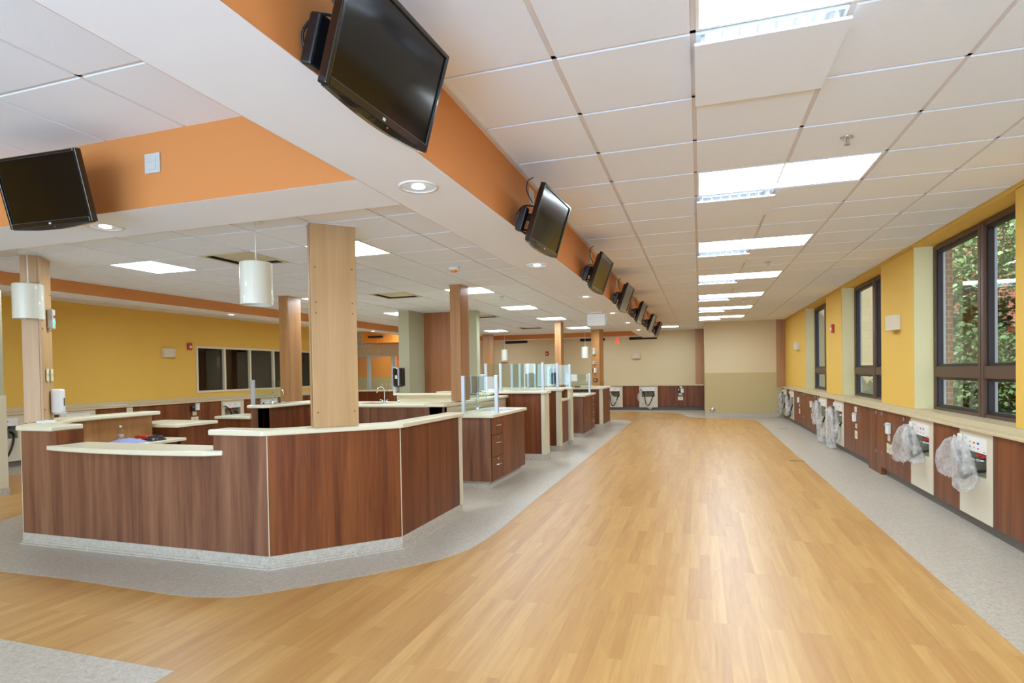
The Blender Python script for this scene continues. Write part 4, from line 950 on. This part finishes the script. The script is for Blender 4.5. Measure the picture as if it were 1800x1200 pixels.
runs = [('w', 1.55, 3.204, 'walnut wall cabinet at the right edge of the photo, nearest under the windows', ()),
        ('b', 3.204, 3.842, 'nearest pale service box in the right wall cabinets', 0),
        ('w', 3.842, 4.49, 'walnut cabinet panel between the two nearest pale service boxes', ()),
        ('b', 4.49, 5.156, 'second nearest pale service box, right of the first group of wall plates', 0),
        ('w', 5.156, 6.134, 'walnut cabinet carrying the nearest group of wall plates', (.26,)),
        ('w', 6.134, 7.743, 'long walnut cabinet with a wooden pedestal below it', (.42,)),
        ('w', 7.743, 8.422, 'walnut cabinet panel just beyond the second group of wall plates', ()),
        ('b', 8.422, 9.128, 'third pale service box, behind a long plastic bag', 2),
        ('w', 9.128, 9.771, 'narrow walnut cabinet between the third and fourth service boxes', ()),
        ('b', 9.771, 10.458, 'fourth pale service box, behind a long narrow bag', 2),
        ('w', 10.458, 12.074, 'walnut cabinet carrying the third group of wall plates', (.5,)),
        ('w', 12.074, 13.813, 'walnut cabinet carrying the fourth group of wall plates', (.5,)),
        ('b', 13.813, 14.497, 'fifth pale service box, near the far corner', 2),
        ('w', 14.497, 15.15, 'narrow walnut cabinet between the last two service boxes by the corner', ()),
        ('b', 15.15, 15.82, 'last pale service box before the far corner', 2),
        ('w', 15.82, 16.05, 'last narrow strip of walnut cabinet at the far corner of the window wall', ())]
for k, a, b, lab, ex in runs:
    org, w = RC(a, b)
    if k == 'w': c_ = wood_cab(lab, org, RZR, w, .23, hinges=[w-e for e in ex]+[w-e+.26 for e in ex] if ex else ())
    else: dialysis(lab, org, RZR, w, .23, ex, detail=a < 6)
    if 'pedestal' in lab:
        B('pedestal', 'walnut', w-(6.95-6.134), .002, 0, w-(6.326-6.134), .22, .104, c_)
def slab(name, m, x0, y0, z0, x1, y1, z1, lab, cat, grp=None, bev=.006):
    c = ((x0+x1)/2, (y0+y1)/2, z0); o = MB().box(x0-c[0], y0-c[1], 0, x1-c[0], y1-c[1], z1-z0).build(name, m, None, bev); o.location = c; tag(o, lab, cat, grp); return o
wt = slab('worktop', 'top_tan', 2.325, -2.0, .886, 2.618, 16.05, .915, 'long tan worktop running under the tall windows', 'worktop')
ch = MB().box(2.428-wt.location.x, -2.0-wt.location.y, .0295, 2.642-wt.location.x, 16.05-wt.location.y, .0785).build('upstand', 'top_tan', wt)
bagA = [[(.10, .80, .03), (.02, .76, .09), (-.06, .66, .13), (-.09, .55, .14), (-.05, .46, .12), (-.02, .42, .04)], [(.13, .82, .03), (.20, .74, .10), (.29, .62, .17), (.33, .52, .22), (.30, .44, .20), (.28, .38, .12), (.27, .335, .03)]]
bag('clear crumpled bag on the nearest service box, hiding its hose', (XC, 3.842), RZR, bagA, 1)
bagB = [[(.10, .80, .03), (.0, .74, .08), (-.10, .60, .16), (-.16, .47, .20), (-.10, .38, .15), (-.05, .35, .05)], [(.12, .80, .03), (.20, .72, .09), (.30, .58, .16), (.36, .48, .18), (.38, .42, .16)]]
bag('clear crumpled bag on the second nearest service box, beside the wall plates', (XC, 5.156), RZR, bagB, 2)
bagC = [[(.08, .80, .03), (.02, .74, .06), (-.05, .6, .08), (-.03, .45, .08), (-.05, .33, .09), (-.08, .30, .06)], [(.12, .80, .03), (.22, .65, .08), (.42, .42, .09), (.55, .22, .12), (.62, .05, .17), (.60, .02, .12)]]
bag('long narrow clear bag reaching the floor at the fourth service box', (XC, 10.458), RZR, bagC, 3)
bagD = [[(.06, .76, .02), (.0, .68, .10), (.02, .5, .12), (.04, .3, .12), (.10, .1, .16), (.12, .02, .15)], [(.10, .74, .05), (.28, .6, .12), (.42, .42, .16), (.50, .26, .14), (.44, .16, .06)]]
bag('large clear bag sagging to the floor at the third service box', (XC, 9.128), RZR, bagD, 4)
bagE = [[(.02, .78, .02), (-.10, .6, .14), (-.2, .4, .14), (-.26, .15, .14), (-.34, .02, .16)], [(.10, .78, .03), (.3, .6, .16), (.38, .4, .22), (.40, .25, .24), (.3, .14, .1)]]
bag('clear crumpled bag at the last service box by the corner', (XC, 15.82), RZR, [[(x*.8, z, w*.8) for x, z, w in l] for l in bagE], 5)
bagF = [[(.02, .72, .02), (.10, .6, .15), (.22, .45, .22), (.30, .3, .25), (.2, .2, .1)]]
bag('clear crumpled bag at the fifth service box near the far corner', (XC, 14.497), RZR, bagF, 6)

# groups of wall plates: (x along run, z) in a run's frame
def plates(where, org, rz, kinds, grp):
    for kind, dx, z, w, h in kinds:
        p = frame_pt(org, rz, dx, -.001); loc = (p[0], p[1], z)
        if kind == 'box':
            r = thing('sharps_box', 'white rounded box on %s' % where, 'box', loc, rz, grp)
            MB().box(-w/2, -.05, -h/2, w/2, 0, h/2).build('body', 'white_plastic', r, .012); B('lid', 'grey_plastic', -w/2-.002, -.052, h/2-.02, w/2+.002, 0, h/2-.008, r)
        elif kind == 'sock':
            r = thing('socket_box', 'dark socket box on %s' % where, 'socket', loc, rz, grp)
            B('body', 'black', -w/2, -.035, -h/2, w/2, 0, h/2, r, .004); MB().cyl((0, -.035, h*.25), (0, -.045, h*.25), w*.22).build('knob', 'steel', r)
        elif kind == 'sw':
            outlet('switch_plate', 'ivory %s plate on %s' % ('lower' if True else '', where), 'plate', loc, rz, 'ivory', w, h, 1, grp)
        elif kind == 'tan':
            outlet('data_plate', 'small tan plate on %s' % where, 'plate', loc, rz, 'beige_panel', w, h, 1, grp)
K1 = [('sock', -.055, .675, .075, .12), ('box', .035, .67, .085, .145), ('tan', .0, .545, .09, .085), ('sw', -.05, .405, .075, .125)]
plates('the nearest walnut cabinet group', (XC, 5.96), RZR, K1, 'wall plates of the nearest group')
outlet('switch_plate', 'second ivory lower plate of the nearest walnut cabinet group, right one', 'plate', (XC-.001, 5.91, .40), RZR, 'ivory', .075, .125, 1, 'wall plates of the nearest group')
K2 = [('box', -.02, .68, .085, .14), ('sock', -.10, .68, .06, .11), ('tan', .0, .545, .09, .075), ('sw', .0, .405, .14, .125)]
plates('the long cabinet above the pedestal', (XC, 7.60), RZR, K2, 'wall plates of the second group')
o = outlet('call_box', 'ivory box at the top of the second group of wall plates', 'box', (XC-.001, 7.62, .805), RZR, 'ivory', .12, .085, 1, 'wall plates of the second group')
plates('the cabinet between third and fourth plate groups', (XC, 11.30), RZR, K1, 'wall plates of the third group')
plates('the far window-side cabinet', (XC, 12.95), RZR, K2, 'wall plates of the fourth group')

# left (yellow) wall run, facing +x
XLC = -11.05; RZL = PI/2
lr = [('b', 3.58, 4.25, 'pale service box at the left edge of the photo, on the yellow wall', 2), ('w', 4.25, 4.80, 'dark cabinet panel on the yellow wall behind the leftmost column', ()),
      ('b', 4.80, 5.46, 'pale service box on the yellow wall, seen just right of the leftmost column', 0), ('w', 5.46, 6.9, 'walnut cabinet on the yellow wall with a small ivory plate', ()),
      ('w', 6.9, 8.50, 'walnut cabinet on the yellow wall, under the start of the dark window', ()), ('b', 8.50, 9.22, 'pale service box below the dark window, left one', 2),
      ('w', 9.22, 9.80, 'narrow walnut cabinet between the service boxes below the dark window', ()), ('b', 9.80, 10.45, 'pale service box below the dark window, near the reddish column', 0),
      ('w', 10.45, 12.4, 'walnut cabinet on the yellow wall behind the reddish column', ()), ('w', 12.4, 14.55, 'last walnut cabinet on the yellow wall', ())]
for k, a, b, lab, ex in lr:
    org = (XLC, a); w = b-a
    if k == 'w': wood_cab(lab, org, RZL, w, .195)
    else: dialysis(lab, org, RZL, w, .195, ex, detail=False)
wt = slab('worktop', 'top_tan', XL+.002, 3.2, .886, XLC+.035, 14.55, .925, 'long tan worktop along the yellow wall', 'worktop')
MB().box(XL+.002-wt.location.x, 3.2-wt.location.y, .0395, XL+.02-wt.location.x, 14.55-wt.location.y, .115).build('upstand', 'top_tan', wt)
plates('the yellow wall cabinet under the dark window', (XLC, 7.72), RZL, [('sock', -.06, .76, .09, .13), ('box', .06, .79, .10, .16), ('tan', .0, .64, .11, .09), ('sw', .0, .50, .2, .13)], 'wall plates on the yellow wall side')
outlet('outlet_plate', 'small ivory outlet on the yellow wall cabinet above the left ledge', 'outlet', (XLC+.001, 6.15, .82), RZL, 'ivory', .13, .12, 1)
o = crumple('paper_sheets', 'paper', (-11.16, 5.95, .926), .14, .5, .03, 'loose paper sheets on the worktop along the yellow wall', 'paper', 21)

# far wall run, facing -y
YC = 18.8
fr_ = [('w', -6.2, -3.40, 'walnut cabinet at the far wall behind the glass partitions', ()), ('b', -3.37, -2.70, 'pale service box at the far wall, beside the end block', 2), ('w', -2.70, -2.10, 'narrow walnut cabinet between the far service boxes', ()),
       ('b', -2.10, -1.437, 'pale service box at the far wall with a looped white hose', 2), ('w', -1.437, -.46, 'walnut cabinet at the far wall carrying small plates', ()), ('w', -.46, .16, 'walnut cabinet at the far wall below the wood pilaster', ())]
for k, a, b, lab, ex in fr_:
    if k == 'w': wood_cab(lab, (a, YC), 0, b-a, .28, .15)
    else: dialysis(lab, (a, YC), 0, b-a, .28, ex, detail=False)
slab('worktop', 'top_tan', -6.25, YC-.03, .886, .16, 19.095, .925, 'tan worktop along the far beige wall', 'worktop')
plates('the far wall cabinet', (-.64, YC), 0, [('sock', -.06, .71, .09, .13), ('box', .06, .71, .10, .15), ('tan', .0, .58, .13, .08), ('sw', .0, .43, .18, .13)], 'wall plates at the far wall')
outlet('outlet_plate', 'tiny ivory outlet just under the far worktop', 'outlet', (-.62, YC-.001, .83), 0, 'ivory', .09, .07, 1)
hl = MB(); hp = [(-1.98+.0, YC-.10, .74)]+[(-1.98-.20*math.sin(PI*k/10)+.26*(k/10)**2, YC-.10, .74-.66*k/10) for k in range(1, 10)]+[(-1.70, YC-.10, .06), (-1.62, YC-.10, .16)]
hl.tube(hp, .035, 10); o = hl.build('plastic_bag', 'bag_film', None, 0, True); tag(o, 'looped hose in a clear plastic sleeve hanging to the floor at the far wall', 'plastic bag', 'clear plastic bags over the hoses')
bag('clear bag hanging on the far service box beside the end block', (-3.37, YC), 0, [[(.12, .8, .02), (.2, .6, .05), (.35, .45, .05), (.42, .3, .05)]], 8)

# ================================================================ DEVICES ON COLUMNS, SMALL WALL THINGS
def status(lab, loc, rz):
    r = thing('status_light', lab, 'status light', loc, rz, 'status light units on columns')
    B('body', 'grey_plastic', -.045, -.045, -.095, .045, 0, .095, r, .006); MB().lathe([(.001, -.055), (.016, -.053), (.022, -.044)], (.0, 0, -.035), 14, 'y').build('green_lamp', 'green_led', r, smooth=True)
    B('red_lamp', 'red', -.018, -.052, .012, .018, -.045, .038, r, .003); return r
th = math.radians(133); f = lambda u: (-5.995-.23*u+.004, 1.29+.245*u+.004)
p = f(.62); status('grey status unit with a green light, on the leftmost column', (*p, 2.075), th)
for q, u in enumerate((.35, .75)):
    p = f(u); outlet('switch_plate', 'ivory switch plate on the leftmost column, %s one' % ('nearer', 'farther')[q], 'plate', (*p, 1.52), th, 'ivory', .075, .12, 1, 'switch plates on the leftmost column')
p = f(.72); soap('white soap dispenser on the leftmost column', (*p, 1.25), th)
t2 = math.radians(-44); g = lambda u: (-3.0+.28*u-.003, 14.1-.27*u-.003)
p = g(.45); status('grey status unit with a green light, on the far column', (*p, 2.04), t2)
p = g(.45); r = thing('thermostat', 'small grey thermostat below the status unit on the far column', 'thermostat', (*p, 1.71), t2); B('body', 'grey_plastic', -.06, -.035, -.045, .06, 0, .045, r, .004); B('display', 'black', .01, -.037, -.02, .045, -.034, .02, r)
p = g(.5); r = thing('wall_phone', 'small white and black handset box on the far column', 'phone', (*p, 1.48), t2); B('body', 'white_plastic', -.02, -.05, -.065, .06, 0, .065, r, .004); B('handset', 'black', -.055, -.055, -.06, -.022, 0, .06, r, .004)
p = g(.5); outlet('data_plate', 'bronze plate low on the far column', 'plate', (*p, 1.20), t2, 'bronze', .2, .10, 1)
# return air grille, orange box, tv on it, thermostat in the side bay
gr = thing('return_air_grille', 'white air grille high on the wall beyond the nearest column', 'air vent', (-11.0, yb-.001, cz(2.60)))
MB().box(-.30, -.015, -.12, .34, 0, -.10).box(-.30, -.015, .10, .34, 0, .12).box(-.30, -.015, -.10, -.28, 0, .10).box(.32, -.015, -.10, .34, 0, .10).build('frame', 'white_plastic', gr)
B('backing', 'grey_plastic', -.28, -.004, -.10, .32, 0, .10, gr)
for k in range(4): B('divider', 'white_plastic', -.16+.14*k-.008, -.014, -.10, -.16+.14*k+.008, -.004, .10, gr)
ob = slab('orange_bulkhead', 'orange_bright', -10.42, 13.7, cz(2.53), -8.6, 14.595, ZC+.0, 'bright orange boxed bulkhead in the far side bay', 'bulkhead', None, .0)
o = MB().box(-.26, -.04, -.03, .26, .02, .03).build('dark_monitor', 'black', None, .004); o.location = (-9.92, 13.681, cz(2.74)); tag(o, 'dark object mounted on the orange bulkhead in the side bay', 'monitor')
o = outlet('thermostat', 'small thermostat on the wall under the orange bulkhead', 'thermostat', (-10.36, yb-.001, cz(2.30)), 0, 'ivory', .08, .12, 1)
for q, x in enumerate((-10.25, -10.05, -9.85)): outlet('outlet_plate', 'small plate on the beige wall behind the glazed partition, %s of three' % ('leftmost', 'middle', 'rightmost')[q], 'outlet', (-11.238, 16.2+q*.3, 1.07), PI/2, 'ivory', .07, .12, 1, 'plates behind the glazed partition')
cw = thing('side_counter', 'pale counter in front of the glazed partition in the side bay', 'counter', (-10.3, 13.4, 0)); O5 = (-10.3, 13.4, 0)
RP(MB().box(-11.0, 13.2, .1, -9.2, 13.7, .93), 'body', 'walnut', cw, 0, O5); RP(MB().box(-11.02, 13.16, .93, -9.18, 13.74, .97), 'top', 'top_cream', cw, .006, O5)
dr = thing('wall_cleanout', 'round chrome cleanout cover low on the beige jutting wall', 'cover', (.39, 16.055, .20))
MB().lathe([(.001, -.02), (.04, -.018), (.075, -.006), (.088, 0)], n=24, axis='y').build('cover', 'chrome', dr, smooth=True); MB().lathe([(.001, -.03), (.02, -.028), (.03, -.018)], n=16, axis='y').build('knob', 'steel', dr, smooth=True)
for q, (x, y, lab) in enumerate([(1.92, 12.55, 'thin dark floor slot near the far right service boxes'), (1.47, 7.36, 'thin grey floor slot at the edge of the wood flooring')]):
    o = MB().box(-.11, -.02, 0, .11, .02, .002).build('floor_slot', 'dark_grey', None); o.location = (x, y, .0013); tag(o, lab, 'floor slot', 'floor slots')

# ================================================================ OUTDOORS
struct(B('ground', 'ground', 2.9, -30, -.45, 40, 45, -.3))
struct(MB().box(3.0, 14.2, -.3, 4.45, 14.5, 7).build('wall_neighbour_wing', 'brick_buff'))
bb = MB().box(12.5, -20, -.3, 12.9, 24, 9).box(4.45, 15.0, -.3, 12.5, 15.3, 9).build('brick_building', 'brick_red'); tag(bb, 'red brick building outside the windows', 'building')
struct(B('wall_brick_return', 'brick_red', 2.73, 5.31, -.3, 2.83, 6.5, 2.87)); struct(B('kerb', 'concrete', 3.7, -20, -.3, 3.95, 14, .25)); bpy.data.objects['kerb'].name = 'trim_6'
def foliage(name, m, parent, c, rad, n, s, seed, wrap=1.0):
    rnd = random.Random(seed); mb = MB()
    for _ in range(n):
        while True:
            p = Vector((rnd.uniform(-1, 1), rnd.uniform(-1, 1), rnd.uniform(-1, 1)))
            if .25 < p.length < 1: break
        p = Vector((c[0]+p.x*rad[0], c[1]+p.y*rad[1], c[2]+p.z*rad[2]))
        u = Vector((rnd.uniform(-1, 1), rnd.uniform(-1, 1), rnd.uniform(-.6, .6))).normalized(); v = u.cross(Vector((rnd.uniform(-1, 1), rnd.uniform(-1, 1), rnd.uniform(-1, 1)))).normalized()
        l = s*rnd.uniform(.6, 1.3); w = l*.38
        mb.add([p, p+u*l*.5+v*w, p+u*l, p+u*l*.5-v*w], [(0, 1, 2, 3)])
    return mb.build(name, m, parent)
def plant(name, lab, cat, loc, blobs, trunk, seed, m2, s=.16):
    r = thing(name, lab, cat, loc, 0, 'plants outside the windows')
    for q, (c, rad, n) in enumerate(blobs): foliage('foliage', m2[q % len(m2)], r, c, rad, n, s, seed+q)
    m = MB()
    for a, b, r0, r1 in trunk: m.cyl(a, b, r0, r1, 8)
    m.build('stem', 'bark', r); return r
plant('shrub', 'dense green shrub outside the nearest window', 'shrub', (5.2, 10.6, -.3), [((-.3, -.6, 1.3), (1.1, 1.3, 1.3), 6800), ((.3, 1.2, 1.5), (1.2, 1.3, 1.4), 6800), ((.9, -2.2, 1.1), (1.1, 1.5, 1.2), 5200), ((-.9, 1.6, .9), (.7, 1.1, 1.0), 3000)], [((0, -.5, 0), (0, -.4, 1.2), .05, .03), ((.3, 1.2, 0), (.3, 1.2, 1.4), .04, .02), ((.9, -2.2, 0), (.9, -2.2, 1.0), .04, .02)], 11, ['leaf', 'leaf_dark', 'leaf'], .10)
plant('tree', 'light green tree reaching over the nearest window', 'tree', (7.0, 10.4, -.3), [((-1.6, .6, 4.0), (1.3, 1.6, .9), 4600), ((-.6, -1.6, 4.3), (1.3, 1.5, 1.1), 5200), ((-1.9, 1.0, 2.9), (.9, 1.2, .5), 1800), ((-.3, -.3, 5.2), (1.9, 2.4, .8), 6000)], [((0, 0, 0), (-.1, -.2, 2.6), .11, .08), ((-.1, -.2, 2.6), (-.5, -1.4, 4.3), .07, .03), ((-.1, -.2, 2.6), (-1.4, .6, 4.0), .06, .02), ((-1.4, .6, 4.0), (-2.0, 1.3, 3.6), .03, .012)], 31, ['leaf_light', 'leaf_light', 'leaf'], .10)
plant('shrub', 'shrub outside by the nearest window, toward the camera side', 'shrub', (6.2, 4.0, -.3), [((0, 0, 1.3), (1.2, 2.2, 1.2), 3600)], [((0, 0, 0), (0, 0, 1.2), .05, .03)], 51, ['leaf_dark'])
